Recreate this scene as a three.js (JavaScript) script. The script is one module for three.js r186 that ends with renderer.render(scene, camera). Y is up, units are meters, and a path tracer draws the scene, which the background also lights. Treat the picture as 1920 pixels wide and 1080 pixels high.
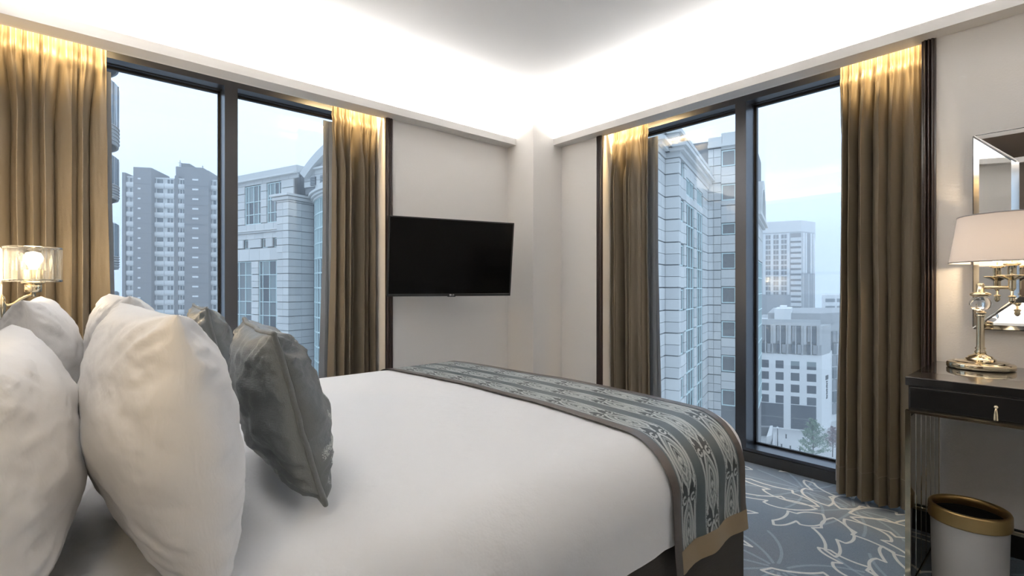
import * as THREE from 'three';
import { RoundedBoxGeometry } from 'three/addons/geometries/RoundedBoxGeometry.js';
import { mergeGeometries, mergeVertices, toCreasedNormals } from 'three/addons/utils/BufferGeometryUtils.js';
import { ImprovedNoise } from 'three/addons/math/ImprovedNoise.js';
import { RectAreaLightUniformsLib } from 'three/addons/lights/RectAreaLightUniformsLib.js';

// ---------------------------------------------------------------- camera, sky, large lights, exposure
RectAreaLightUniformsLib.init();
const R = Math.PI / 180;
const scene = new THREE.Scene();
const renderer = new THREE.WebGLRenderer();
renderer.toneMapping = THREE.LinearToneMapping;
renderer.toneMappingExposure = 1.3;
renderer.shadowMap.enabled = true;

const YAW = -41.28, EYE = 1.13;                     // the room's corner lies ahead, x along the TV wall, -z along the desk wall
const camera = new THREE.PerspectiveCamera(60.56, 16 / 9, 0.05, 4000);
camera.position.set(0, EYE, 0);
camera.rotation.set(0, YAW * R, 0);
scene.add(camera);

{ // overcast sky: bright and cool, a little darker towards the horizon, the same all round
  const W = 16, H = 128, data = new Float32Array(W * H * 4);
  for (let j = 0; j < H; j++) {
    const e = Math.max(0, Math.sin(((j + 0.5) / H - 0.5) * Math.PI)), m = Math.pow(e, 0.55);
    for (let i = 0; i < W; i++) data.set([0.95 + 0.22 * m, 1.17 + 0.18 * m, 1.50 + 0.12 * m, 1], (j * W + i) * 4);
  }
  const sky = new THREE.DataTexture(data, W, H, THREE.RGBAFormat, THREE.FloatType);
  sky.mapping = THREE.EquirectangularReflectionMapping; sky.magFilter = THREE.LinearFilter; sky.needsUpdate = true;
  scene.background = sky;
}
// the misty air of the wet day, an even volume through which everything outside is seen
scene.fog = new THREE.FogExp2(0xeef1f5, 0.0024);

const COVE = 74, SLOT = 420;
function areaLight(name, color, intensity, w, h, [x, y, z], up, [tx, ty] = [0, 0]) {
  const l = new THREE.RectAreaLight(color, intensity, w, h);
  l.name = name; l.position.set(x, y, z); l.rotation.set((up ? Math.PI / 2 : -Math.PI / 2) + tx, ty, 0); l.castShadow = true;
  scene.add(l); return l;
}
const WARM = new THREE.Color().setRGB(1, 0.985, 0.95), WARMER = new THREE.Color().setRGB(1, 0.70, 0.33), BULB = new THREE.Color().setRGB(1, 0.76, 0.47);
areaLight('cove_light', WARM, COVE, 2.88, 0.03, [1.15, 2.316, -2.992], true, [0.4, 0]);
areaLight('cove_light_001', WARM, COVE, 0.03, 4.2, [2.898, 2.316, -0.62], true, [0, 0.4]);
areaLight('cove_light_002', WARM, COVE, 0.03, 4.4, [-0.30, 2.316, -0.7], true, [0, -0.4]);

// ---------------------------------------------------------------- helpers
const rng = (seed) => () => { seed |= 0; seed = (seed + 0x6d2b79f5) | 0; let t = Math.imul(seed ^ (seed >>> 15), 1 | seed); t = (t + Math.imul(t ^ (t >>> 7), 61 | t)) ^ t; return ((t ^ (t >>> 14)) >>> 0) / 4294967296; };
const noiser = new ImprovedNoise();
const noise = (x, y = 0, z = 0) => noiser.noise(x + 11.3, y + 7.7, z + 3.1);
const lerp = (a, b, t) => a + (b - a) * t, clamp = (x, a = 0, b = 1) => Math.min(b, Math.max(a, x));
const smooth = (a, b, x) => { const t = clamp((x - a) / (b - a)); return t * t * (3 - 2 * t); };
const taken = new Map();
function numbered(n) { const k = taken.get(n) ?? 0; taken.set(n, k + 1); return k ? `${n}_${String(k).padStart(3, '0')}` : n; }
function put(name, geo, mat, parent) {
  const m = new THREE.Mesh(geo, mat);
  m.castShadow = m.receiveShadow = true;
  m.name = parent ? name : numbered(name);
  (parent ?? scene).add(m); return m;
}
function tag(o, label, category, group, kind) {
  Object.assign(o.userData, { label });
  if (category) o.userData.category = category;
  if (group) o.userData.group = group;
  if (kind) o.userData.kind = kind;
  return o;
}
function thing(name, label, category, [x, y, z] = [0, 0, 0], turn = 0, group) {
  const g = new THREE.Group(); g.name = numbered(name); g.position.set(x, y, z); g.rotation.y = turn; scene.add(g);
  return tag(g, label, category, group);
}
function structure(name, geo, mat, label) { const o = put(name, geo, mat); o.name = name; return tag(o, label, 'setting', null, 'structure'); }
function structureGroup(name, label) { const g = new THREE.Group(); g.name = name; scene.add(g); return tag(g, label, 'setting', null, 'structure'); }
// a box between two corners with uv in metres
function bx(x0, x1, y0, y1, z0, z1) {
  const g = new THREE.BoxGeometry(x1 - x0, y1 - y0, z1 - z0), p = g.attributes.position, n = g.attributes.normal, uv = g.attributes.uv;
  g.translate((x0 + x1) / 2, (y0 + y1) / 2, (z0 + z1) / 2);
  for (let i = 0; i < p.count; i++) {
    const ax = Math.abs(n.getX(i)), ay = Math.abs(n.getY(i));
    if (ax > 0.5) uv.setXY(i, p.getZ(i), p.getY(i)); else if (ay > 0.5) uv.setXY(i, p.getX(i), -p.getZ(i)); else uv.setXY(i, p.getX(i), p.getY(i));
  }
  return g;
}
const rbx = (x0, x1, y0, y1, z0, z1, r = 0.004, s = 2) => new RoundedBoxGeometry(x1 - x0, y1 - y0, z1 - z0, s, r).translate((x0 + x1) / 2, (y0 + y1) / 2, (z0 + z1) / 2);
const strip = (g) => { const o = g.index ? g.toNonIndexed() : g; for (const k of Object.keys(o.attributes)) if (!['position', 'normal', 'uv'].includes(k)) o.deleteAttribute(k); return o; };
const merge = (list) => mergeGeometries(list.map(strip));
const lathe = (pts, seg = 48) => new THREE.LatheGeometry(pts.map(([r, y]) => new THREE.Vector2(r, y)), seg);
const tube = (pts, r, seg = 40, radial = 10, closed = false) => new THREE.TubeGeometry(new THREE.CatmullRomCurve3(pts.map((p) => new THREE.Vector3(...p)), closed), seg, r, radial, closed);
// a smooth sheet from f(u, v) -> [x, y, z]
function sheet(nu, nv, f, uvf) {
  const pos = [], uv = [], idx = [];
  for (let j = 0; j <= nv; j++) for (let i = 0; i <= nu; i++) { pos.push(...f(i / nu, j / nv)); uv.push(...(uvf ? uvf(i / nu, j / nv) : [i / nu, j / nv])); }
  for (let j = 0; j < nv; j++) for (let i = 0; i < nu; i++) { const a = j * (nu + 1) + i, b = a + 1, c = a + nu + 1, d = c + 1; idx.push(a, b, d, a, d, c); }
  const g = new THREE.BufferGeometry();
  g.setAttribute('position', new THREE.Float32BufferAttribute(pos, 3)); g.setAttribute('uv', new THREE.Float32BufferAttribute(uv, 2)); g.setIndex(idx); g.computeVertexNormals();
  return g;
}
const lin = (r, g, b) => new THREE.Color().setRGB(r, g, b);
const std = (o) => new THREE.MeshStandardMaterial({ side: THREE.DoubleSide, ...o });
const phys = (o) => new THREE.MeshPhysicalMaterial({ side: THREE.DoubleSide, ...o });
function canvasTexture(w, h, draw, srgb = true, repeat) {
  const c = document.createElement('canvas'); c.width = w; c.height = h;
  draw(c.getContext('2d'), w, h);
  const t = new THREE.CanvasTexture(c);
  if (srgb) t.colorSpace = THREE.SRGBColorSpace;
  t.wrapS = t.wrapT = THREE.RepeatWrapping; t.magFilter = THREE.LinearFilter;
  if (repeat) t.repeat.set(...repeat);
  return t;
}
// tileable value noise in 0..1 as a grey texture
function noiseTexture(n, layers, seed, repeat, lo = 0, hi = 255) {
  const rand = rng(seed), acc = new Float32Array(n * n); let total = 0;
  for (const [cells, cellsY, amp] of layers) {
    const gw = cells, gh = cellsY, grid = Float32Array.from({ length: gw * gh }, () => rand());
    total += amp;
    for (let y = 0; y < n; y++) for (let x = 0; x < n; x++) {
      const fx = x / n * gw, fy = y / n * gh, ix = Math.floor(fx), iy = Math.floor(fy);
      let tx = fx - ix, ty = fy - iy; tx = tx * tx * (3 - 2 * tx); ty = ty * ty * (3 - 2 * ty);
      const g = (i, j) => grid[((j % gh) * gw) + (i % gw)];
      acc[y * n + x] += amp * lerp(lerp(g(ix, iy), g(ix + 1, iy), tx), lerp(g(ix, iy + 1), g(ix + 1, iy + 1), tx), ty);
    }
  }
  const data = new Uint8Array(n * n * 4);
  for (let i = 0; i < n * n; i++) { const v = lerp(lo, hi, acc[i] / total); data.set([v, v, v, 255], i * 4); }
  const t = new THREE.DataTexture(data, n, n); t.wrapS = t.wrapT = THREE.RepeatWrapping; t.magFilter = THREE.LinearFilter; t.minFilter = THREE.LinearMipmapLinearFilter; t.generateMipmaps = true; t.needsUpdate = true;
  if (repeat) t.repeat.set(...repeat);
  return t;
}
// ---------------------------------------------------------------- materials of the room
const plaster = noiseTexture(256, [[64, 64, 1], [128, 128, 1]], 3, [3, 3]);
const M = {
  wall: std({ color: lin(0.80, 0.772, 0.745), roughness: 0.85, bumpMap: plaster, bumpScale: 0.0004 }),
  ceiling: std({ color: lin(0.86, 0.86, 0.87), roughness: 0.9, bumpMap: plaster, bumpScale: 0.0003 }),
  cove: std({ color: lin(0.70, 0.68, 0.66), roughness: 0.75 }),
  darkWall: std({ color: lin(0.10, 0.075, 0.06), roughness: 0.5, bumpMap: plaster, bumpScale: 0.0005 }),
  frame: std({ color: lin(0.105, 0.11, 0.125), metalness: 0.8, roughness: 0.33 }),
  gasket: std({ color: lin(0.02, 0.022, 0.025), roughness: 0.6 }),
  skirting: std({ color: lin(0.055, 0.055, 0.058), metalness: 0.3, roughness: 0.5 }),
  pane: phys({ color: lin(0.93, 0.975, 0.99), transmission: 1, thickness: 0, roughness: 0, ior: 1.5 }),
  trim: phys({ color: lin(0.035, 0.02, 0.017), roughness: 0.35, clearcoat: 1, clearcoatRoughness: 0.12 }),
  black: phys({ color: lin(0.006, 0.006, 0.007), roughness: 0.3, clearcoat: 1, clearcoatRoughness: 0.03 }),
  baseboard: std({ color: lin(0.012, 0.012, 0.013), roughness: 0.4 }),
  track: std({ color: lin(0.8, 0.8, 0.8), roughness: 0.4 }),
  led: std({ color: lin(0.9, 0.9, 0.85), emissive: lin(1, 0.8, 0.5), emissiveIntensity: 0.9 }),
  chrome: std({ color: lin(0.80, 0.79, 0.77), metalness: 1, roughness: 0.08 }),
  champagne: std({ color: lin(0.83, 0.72, 0.52), metalness: 1, roughness: 0.10 }),
  gold: std({ color: lin(0.52, 0.36, 0.15), metalness: 0.9, roughness: 0.38 }),
  mirror: std({ color: lin(0.88, 0.89, 0.88), metalness: 1, roughness: 0.015 }),
};
const CEIL = 2.597, XR = 2.961, ZL = -3.061, SOFFIT = 2.277, LIP = 2.327, FX = 3.28, FZ = -3.38;   // wall planes, pelmet, window faces
const NR = [-2.337, -0.468], NL = [-0.31, 1.552];                                                   // window niches along z and x

// carpet: grey-blue pile with white line-drawn leaves over pale brushed strokes; one tile is 2 m
const carpetMap = canvasTexture(2048, 2048, (c, S) => {
  const rand = rng(41);
  c.fillStyle = '#8693a1'; c.fillRect(0, 0, S, S);
  const wrap = (x, y, r, f) => { for (const dx of [-S, 0, S]) for (const dy of [-S, 0, S]) if (x + dx > -r && x + dx < S + r && y + dy > -r && y + dy < S + r) { c.save(); c.translate(x + dx, y + dy); f(); c.restore(); } };
  for (let k = 0; k < 60; k++) { const x = rand() * S, y = rand() * S, r = 90 + rand() * 240, t = rand(); wrap(x, y, r, () => { const g = c.createRadialGradient(0, 0, 0, 0, 0, r); const col = t < 0.5 ? '120,136,154' : t < 0.8 ? '150,157,166' : '132,137,146'; g.addColorStop(0, `rgba(${col},0.5)`); g.addColorStop(1, `rgba(${col},0)`); c.fillStyle = g; c.fillRect(-r, -r, 2 * r, 2 * r); }); }
  c.lineCap = 'round'; c.lineJoin = 'round';
  const leaf = (len, wid, bend) => { c.beginPath(); c.moveTo(0, 0); c.bezierCurveTo(len * 0.25, -wid + bend, len * 0.7, -wid * 0.9 + bend, len, bend * 0.6); c.bezierCurveTo(len * 0.75, wid * 0.55 + bend, len * 0.3, wid * 0.8, 0, 0); c.stroke(); };
  const notched = (len, wid) => { c.beginPath(); c.moveTo(0, 0); c.bezierCurveTo(len * 0.2, -wid, len * 0.5, -wid * 1.1, len * 0.62, -wid * 0.5); c.lineTo(len * 0.58, -wid * 0.15); c.bezierCurveTo(len * 0.75, -wid * 0.3, len * 0.9, -wid * 0.4, len, -wid * 0.1); c.lineTo(len * 0.9, wid * 0.3); c.bezierCurveTo(len * 0.7, wid * 0.2, len * 0.5, wid * 0.6, len * 0.42, wid * 0.9); c.lineTo(len * 0.36, wid * 0.5); c.bezierCurveTo(len * 0.2, wid * 0.6, len * 0.1, wid * 0.4, 0, 0); c.stroke(); };
  const flower = (x, y, r, n, a0, style, lw, kind) => wrap(x, y, r * 1.5, () => { c.strokeStyle = style; c.lineWidth = lw; for (let k = 0; k < n; k++) { c.save(); c.rotate(a0 + k / n * 2 * Math.PI + (rand() - 0.5) * 0.25); c.translate(r * 0.16, 0); const len = r * (0.7 + 0.35 * ((k * 7) % 5) / 5); if (kind) leaf(len, r * 0.16, r * 0.1 * ((k % 3) - 1)); else notched(len, r * 0.2); c.restore(); } });
  for (let k = 0; k < 9; k++) { const x = rand() * S, y = rand() * S; wrap(x, y, 420, () => { c.strokeStyle = 'rgba(178,194,212,0.5)'; c.lineWidth = 13; for (let q = 0; q < 11; q++) { c.save(); c.rotate(q * 0.52 + k); c.beginPath(); c.moveTo(40, 0); c.quadraticCurveTo(190, -50 + 9 * q, 330, 30 - 7 * q); c.stroke(); c.restore(); } }); }
  flower(330, 620, 430, 9, 0.3, '#e4e5e4', 13, 1);
  flower(1240, 300, 400, 8, 0.9, '#e4e5e4', 13, 0);
  flower(880, 1230, 470, 9, 0.1, '#e4e5e4', 13, 0);
  flower(1660, 1010, 400, 8, 0.5, '#e4e5e4', 13, 1);
  flower(250, 1620, 430, 8, 1.2, '#e4e5e4', 13, 0);
  flower(1560, 1700, 430, 9, 0.7, '#e4e5e4', 13, 1);
  const im = c.getImageData(0, 0, S, S), d = im.data;
  for (let i = 0; i < d.length; i += 4) { const n = (rand() - 0.5) * 34; d[i] += n; d[i + 1] += n; d[i + 2] += n; }
  c.putImageData(im, 0, 0);
}, true, [0.5, 0.5]);
const pile = noiseTexture(512, [[256, 256, 1], [128, 128, 0.6]], 9, [3, 3]);
M.carpet = std({ map: carpetMap, roughness: 1, bumpMap: pile, bumpScale: 0.003 });

structure('floor', bx(-0.46, 3.46, -0.12, 0, -3.56, 1.72), M.carpet, 'grey-blue carpet with white line-drawn leaves');
structure('ceiling', bx(-0.46, 3.5, CEIL, CEIL + 0.15, -3.6, 1.72), M.ceiling, 'plain white ceiling washed by hidden cove light');
structure('wall_right', merge([
  bx(XR, 3.5, 0, CEIL, -3.6, NR[0]), bx(XR, 3.5, 0, CEIL, NR[1], 1.72), bx(XR, XR + 0.02, SOFFIT, CEIL, NR[0], NR[1]), bx(XR + 0.02, 3.5, 2.44, CEIL, NR[0], NR[1]),
]), M.wall, 'pale wall with the window nearest the desk');
structure('wall_left', merge([
  bx(NL[1], 3.5, 0, CEIL, -3.6, ZL), bx(-0.46, NL[0], 0, CEIL, -3.6, ZL), bx(NL[0], NL[1], SOFFIT, CEIL, ZL - 0.02, ZL), bx(NL[0], NL[1], 2.44, CEIL, -3.6, ZL - 0.02),
]), M.wall, 'pale wall with the television and a window');
structure('wall_column', bx(2.6385, 3.1, 0, CEIL, -3.2, -2.757), M.wall, 'square plastered column in the corner between both windows');
structure('wall_head', bx(-0.46, -0.34, 0, CEIL, -3.6, 1.72), M.wall, 'pale wall behind the headboard');
structure('trim_8', bx(-0.34, -0.325, 0, SOFFIT, -0.66, 0.5), M.darkWall, 'dark wood wall panel beside the near edge of the headboard');
structure('wall_back', bx(-0.46, 3.5, 0, CEIL, 1.6, 1.72), M.wall, 'pale wall behind the viewer');

// cove ledges: a lipped trough along both window walls
structure('trim_1', merge([bx(-0.34, 2.6385, SOFFIT, 2.292, -3.061, -2.953), bx(-0.34, 2.6385, 2.292, LIP, -2.968, -2.953)]), M.cove, 'cove ledge along the television wall');
structure('trim_2', merge([bx(2.862, XR, SOFFIT, 2.292, -2.757, 1.6), bx(2.862, 2.877, 2.292, LIP, -2.757, 1.6)]), M.cove, 'cove ledge along the desk wall');
for (const [k, g, l] of [[0, bx(-0.3, 2.6, 2.294, 2.312, -3.007, -2.977), 'warm light strip hidden in the ledge over the television wall'], [1, bx(2.883, 2.913, 2.294, 2.312, -2.72, 1.5), 'warm light strip hidden in the ledge over the desk wall'], [2, bx(-0.31, -0.28, 2.294, 2.312, -2.9, 1.5), 'warm light strip hidden in the ledge over the headboard']]) tag(put('led_strip', g, M.led), l, 'light');
structure('trim_6', merge([bx(-0.34, -0.26, SOFFIT, 2.292, -2.953, 1.6), bx(-0.275, -0.26, 2.292, LIP, -2.953, 1.6)]), M.cove, 'cove ledge above the headboard');

// dark reeded architraves at the niche edges
function reeded(w, d, h) {
  const s = new THREE.Shape(); s.moveTo(0, 0);
  s.lineTo(0, d * 0.55);
  const n = 3, a = w * 0.12, b = w - a;
  s.lineTo(a, d * 0.55);
  for (let k = 0; k < n; k++) { const x0 = lerp(a, b, k / n), x1 = lerp(a, b, (k + 1) / n); for (let q = 1; q <= 8; q++) s.lineTo(lerp(x0, x1, q / 8), d * 0.5 + d * 0.5 * Math.sin(q / 8 * Math.PI)); }
  s.lineTo(w, d * 0.55); s.lineTo(w, 0); s.closePath();
  return new THREE.ExtrudeGeometry(s, { depth: h, bevelEnabled: false, steps: 1 });
}
{ // extrude runs along +z; stand it up so that shape x runs along the wall and shape y leaves the wall
  const stand = (name, x, z, turn, label) => { const g = reeded(0.052, 0.022, SOFFIT - 0.002); g.rotateX(-Math.PI / 2); const o = structure(name, g, M.trim, label); o.position.set(x, 0.001, z); o.rotation.y = turn; };
  // after rotateX(-90): shape x stays x, shape y becomes -z, height becomes y
  stand('trim_3', 1.602, ZL, Math.PI, 'dark reeded architrave beside the television');
  stand('trim_4', XR, NR[0], Math.PI / 2, 'dark reeded architrave next to the column side curtain');
  stand('trim_5', XR, NR[1] + 0.052, Math.PI / 2, 'dark reeded architrave beside the desk');
}
{
  const b = (name, g, label) => structure(name, g, M.baseboard, label);
  b('baseboard_right', bx(2.944, XR, 0, 0.117, NR[1] + 0.06, 1.6), 'black skirting under the desk');
  b('baseboard_left', bx(1.61, 2.6385, 0, 0.117, ZL, ZL + 0.017), 'black skirting under the television');
}

// windows: metal frame, mullion, two panes, sill
function buildWindow(n, label, along, a0, a1, m0, m1) {
  // along = 'x': runs along x at z = FZ, glass behind towards -z; along = 'z': runs along z at x = FX, glass behind towards +x
  const g = structureGroup(`window_${n}`, label);
  const B = (a, b, y0, y1, d0, d1) => along === 'x' ? bx(a, b, y0, y1, FZ - d1, FZ - d0) : bx(FX + d0, FX + d1, y0, y1, a, b);
  const TOP = 2.353, BOT = 0.086, G = 0.148;
  put('head_frame', B(a0, a1, TOP, 2.44, 0, 0.19), M.frame, g);
  put('sill', merge([B(a0, a1, 0.067, BOT, 0, 0.19), B(a0, a1, 0, 0.067, 0.012, 0.19)]), M.frame, g);
  put('skirting', B(a0, a1, 0, 0.064, -0.012, 0.012), M.skirting, g);
  put('jamb', B(a0, a0 + 0.05, BOT, TOP, 0, 0.19), M.frame, g);
  put('jamb', B(a1 - 0.05, a1, BOT, TOP, 0, 0.19), M.frame, g);
  put('mullion', B(m0, m1, BOT, TOP, 0, 0.19), M.frame, g);
  for (const [p, q] of [[a0 + 0.05, m0], [m1, a1 - 0.05]]) {
    put('pane', B(p, q, BOT, TOP, G, G + 0.012).translate(0, 0, 0), M.pane, g);
    put('gasket', merge([B(p, q, TOP - 0.012, TOP, G - 0.018, G), B(p, q, BOT, BOT + 0.012, G - 0.018, G), B(p, p + 0.012, BOT, TOP, G - 0.018, G), B(q - 0.012, q, BOT, TOP, G - 0.018, G),
      B(p, q, TOP - 0.004, TOP, 0.085, 0.09)]), M.gasket, g);
  }
}
buildWindow(1, 'tall window beside the bed with a dark metal mullion', 'x', NL[0], NL[1], 0.661, 0.7313);
buildWindow(2, 'tall window at the foot of the bed with a dark metal mullion', 'z', NR[0], NR[1], -1.4855, -1.415);
// ---------------------------------------------------------------- curtains
const weave = noiseTexture(512, [[512, 64, 0.5], [64, 512, 0.5], [24, 24, 0.3]], 21, [3, 3]);
M.satin = phys({ color: lin(0.20, 0.165, 0.12), roughness: 0.42, sheen: 0.2, sheenColor: lin(0.9, 0.78, 0.58), sheenRoughness: 0.4, bumpMap: weave, bumpScale: 0.0006 });
M.lining = std({ color: lin(0.33, 0.36, 0.40), roughness: 0.8 });
M.stitch = std({ color: lin(0.40, 0.34, 0.27), roughness: 0.8 });
const CURTAIN_TOP = 2.345, CURTAIN_BOTTOM = 0.022;
// w: hung width; local x along the wall, z towards the room; lead: which end faces the glass (+1 right end, -1 left end)
function curtainSurface(w, folds, seed, lead, off) {
  const rand = rng(seed), H = CURTAIN_TOP - CURTAIN_BOTTOM;
  const amp = Array.from({ length: folds + 2 }, () => 0.5 + rand() * 0.85), ph = Array.from({ length: folds + 2 }, () => (rand() - 0.5) * 1.25), lean = Array.from({ length: folds + 2 }, () => (rand() - 0.5) * 0.9);
  const start = Array.from({ length: folds + 2 }, () => 0.04 + rand() * 0.12);
  return (u, v) => {
    const y = CURTAIN_BOTTOM + v * H, down = CURTAIN_TOP - y;            // metres below the top
    const s = u * folds, i = Math.floor(s), f = s - i, m = smooth(0, 1, f);
    const at = (a) => lerp(a[i], a[i + 1], m);
    const tight = smooth(0.055, 0.10, down);                              // 0 in the heading tape, 1 in the body
    const body = smooth(0.07, 0.10 + at(start) + 0.25, down);
    const phase = 2 * Math.PI * (s + at(ph) * (0.4 + 0.6 * body) + at(lean) * 0.22 * smooth(0.2, 2.2, down));
    const fold = 2 * Math.pow(Math.abs(Math.cos(phase / 2)), 0.8) - 1.15;             // broad round folds, narrow deep valleys
    let z = 0.058 * at(amp) * fold * (0.3 + 0.7 * body) * tight * (1 + 0.12 * Math.sin(down * 1.7 + i));
    z += 0.0075 * Math.sin(phase * 3.0 + 2 * at(ph)) * (1 - body) + 0.010 * Math.cos(phase) * (1 - tight);
    z -= 0.011 * Math.exp(-Math.pow((down - 0.078) / 0.010, 2));          // the gathering cord bites in
    z += 0.010 * Math.exp(-Math.pow((down - 0.12) / 0.03, 2)) * Math.abs(Math.sin(phase * 1.5));
    z += 0.010 * noise(u * folds * 0.8, y * 1.1, seed) * body + 0.0035 * noise(u * folds * 3, y * 5, seed + 5) * body + 0.0018 * noise(u * folds * 8, y * 9 + u * 14, seed + 9) * body;
    let x = u * w - 0.007 * Math.sin(2 * phase) * body * at(amp) + 0.004 * noise(u * 5, y * 2, seed + 2) * body;
    const edge = lead > 0 ? 1 - u : u;                                    // the leading edge kicks out a little near the floor
    x += lead * 0.030 * Math.exp(-edge * 9) * smooth(0.7, 2.3, down);
    return [x, y, z * (1 - 0.25 * Math.exp(-edge * 22)) + off];
  };
}
function curtain(label, [x, z], turn, w, folds, seed, lead) {
  const g = thing('curtain', label, 'curtain', [x, CURTAIN_BOTTOM, z], turn, 'satin window curtains');
  const down = (geo) => geo.translate(0, -CURTAIN_BOTTOM, 0);
  const S = curtainSurface(w, folds, seed, lead, 0);
  put('drape', down(sheet(Math.round(folds * 30), 110, S, (u, v) => [u * w * 2.2, v * 2.3])), M.satin, g);
  const L = curtainSurface(w + 0.022, folds, seed, lead, 0), shift = lead > 0 ? 0 : -0.022;
  put('lining', down(sheet(folds * 14, 50, (u, v) => { const [a, b, c] = L(u, 0.012 + v * 0.945); return [a + shift, b, c * 0.15 - 0.092]; })), M.lining, g);
  const hem = []; for (let k = 0; k <= 220; k++) { const [a, b, c] = S(k / 220, 0.064); hem.push([a, b, c + 0.0012]); }
  put('hem_stitch', down(tube(hem, 0.0011, 440, 4)), M.stitch, g);
  const cord = []; for (let k = 0; k <= 160; k++) { const [a, b, c] = S(k / 160, 1 - 0.078 / (CURTAIN_TOP - CURTAIN_BOTTOM)); cord.push([a, b, c + 0.001]); }
  put('heading_seam', down(tube(cord, 0.0013, 320, 4)), M.stitch, g);
  return g;
}
curtain('gold satin curtain behind the wall lamp at the bedside', [-0.305, -3.195], 0, 0.408, 6, 101, 1);
curtain('gold satin curtain hanging beside the television', [1.238, -3.195], 0, 0.312, 5, 207, -1);
curtain('gold satin curtain next to the corner column, across from the television', [3.095, -2.335], Math.PI * 1.5, 0.305, 5, 311, 1);
curtain('long gold satin curtain beside the desk and lamp', [3.095, -0.832], Math.PI * 1.5, 0.362, 6, 419, -1);
for (const [g, l] of [[bx(NL[0], NL[1], 2.315, 2.338, -3.115, -3.097), 'white curtain track over the bedside window'], [bx(2.997, 3.015, 2.315, 2.338, NR[0], NR[1]), 'white curtain track over the window by the desk']]) tag(put('curtain_track', g, M.track), l, 'curtain track');
// light strips in the curtain slot, above each drape
for (const [x, z, w, d, l] of [[-0.1, -3.092, 0.40, 0.016, 'warm strip light over the bedside curtain'], [1.38, -3.092, 0.32, 0.016, 'warm strip light over the curtain beside the television'], [2.992, -2.17, 0.016, 0.32, 'warm strip light over the curtain by the column'], [2.992, -0.655, 0.016, 0.36, 'warm strip light over the curtain beside the desk']]) {
  tag(put('slot_light', bx(x - w / 2, x + w / 2, 2.424, 2.44, z - d / 2, z + d / 2), M.led), l, 'light');
  areaLight('slot_light_beam', WARMER, SLOT, w, d, [x, 2.42, z], false);
}

// ---------------------------------------------------------------- bed
const BED = { x0: -0.225, x1: 1.80, z0: -2.62, z1: -0.752, top: 0.682, bottom: 0.395 };
const linenBump = noiseTexture(512, [[12, 20, 1.2], [40, 60, 0.7], [256, 256, 0.25]], 33, [1.2, 1.2]);
M.linen = phys({ color: lin(0.815, 0.83, 0.862), roughness: 0.8, sheen: 0.25, sheenRoughness: 0.5, bumpMap: linenBump, bumpScale: 0.0025 });
M.base = std({ color: lin(0.060, 0.053, 0.047), roughness: 0.85, bumpMap: weave, bumpScale: 0.001 });
// cross-section of the made bed: arc length s from the near hem up, over the top, down the far side -> [z, y]; rad rounds the edges
const RAD = 0.165;
function bedProfile(inset = 0, bottom = BED.bottom) {
  const pts = [], zN = BED.z1 + inset, zF = BED.z0 - inset, top = BED.top + inset, r = RAD + inset;
  for (let k = 0; k <= 10; k++) pts.push([zN, lerp(bottom, top - r, k / 10)]);
  for (let k = 1; k <= 16; k++) { const a = k / 16 * Math.PI / 2; pts.push([zN - r + r * Math.cos(a), top - r + r * Math.sin(a)]); }
  for (let k = 1; k <= 60; k++) { const t = k / 60; pts.push([lerp(zN - r, zF + r, t), top + 0.022 * Math.sin(t * Math.PI)]); }
  for (let k = 1; k <= 16; k++) { const a = Math.PI / 2 - k / 16 * Math.PI / 2; pts.push([zF + r - r * Math.cos(a), top - r + r * Math.sin(a)]); }
  for (let k = 1; k <= 10; k++) pts.push([zF, lerp(top - r, bottom, k / 10)]);
  const len = [0]; for (let k = 1; k < pts.length; k++) len.push(len[k - 1] + Math.hypot(pts[k][0] - pts[k - 1][0], pts[k][1] - pts[k - 1][1]));
  return { total: len.at(-1), at(s) { let k = 1; while (k < len.length - 1 && len[k] < s) k++; const t = clamp((s - len[k - 1]) / (len[k] - len[k - 1])); return [lerp(pts[k - 1][0], pts[k][0], t), lerp(pts[k - 1][1], pts[k][1], t)]; } };
}
const footDrop = (x, r = 0.09) => { const q = clamp((x - (BED.x1 - r)) / r); return r * (1 - Math.sqrt(Math.max(0, 1 - q * q))); };
function bedPoint(P, x, s) {
  let [z, y] = P.at(s);
  const side = 1 - smooth(BED.top - 0.17, BED.top - 0.02, y), d = footDrop(x);
  y -= d * (1 - side);
  const cz = (BED.z0 + BED.z1) / 2, pull = 1 - 0.05 * smooth(BED.x1 - 0.09, BED.x1, x) * side;
  z = cz + (z - cz) * pull;
  const wr = 0.0035 * noise(x * 3, z * 4, y * 5) + side * (0.004 * noise(x * 14, y * 3, 2) + 0.002 * noise(x * 30 + y * 18, y * 5, 4)) + 0.010 * noise(x * 1.3, z * 1.1, 8) * (1 - side);
  const out = z > cz ? 1 : -1;
  return [x, y + wr * (1 - side), z + out * wr * side];
}
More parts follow.
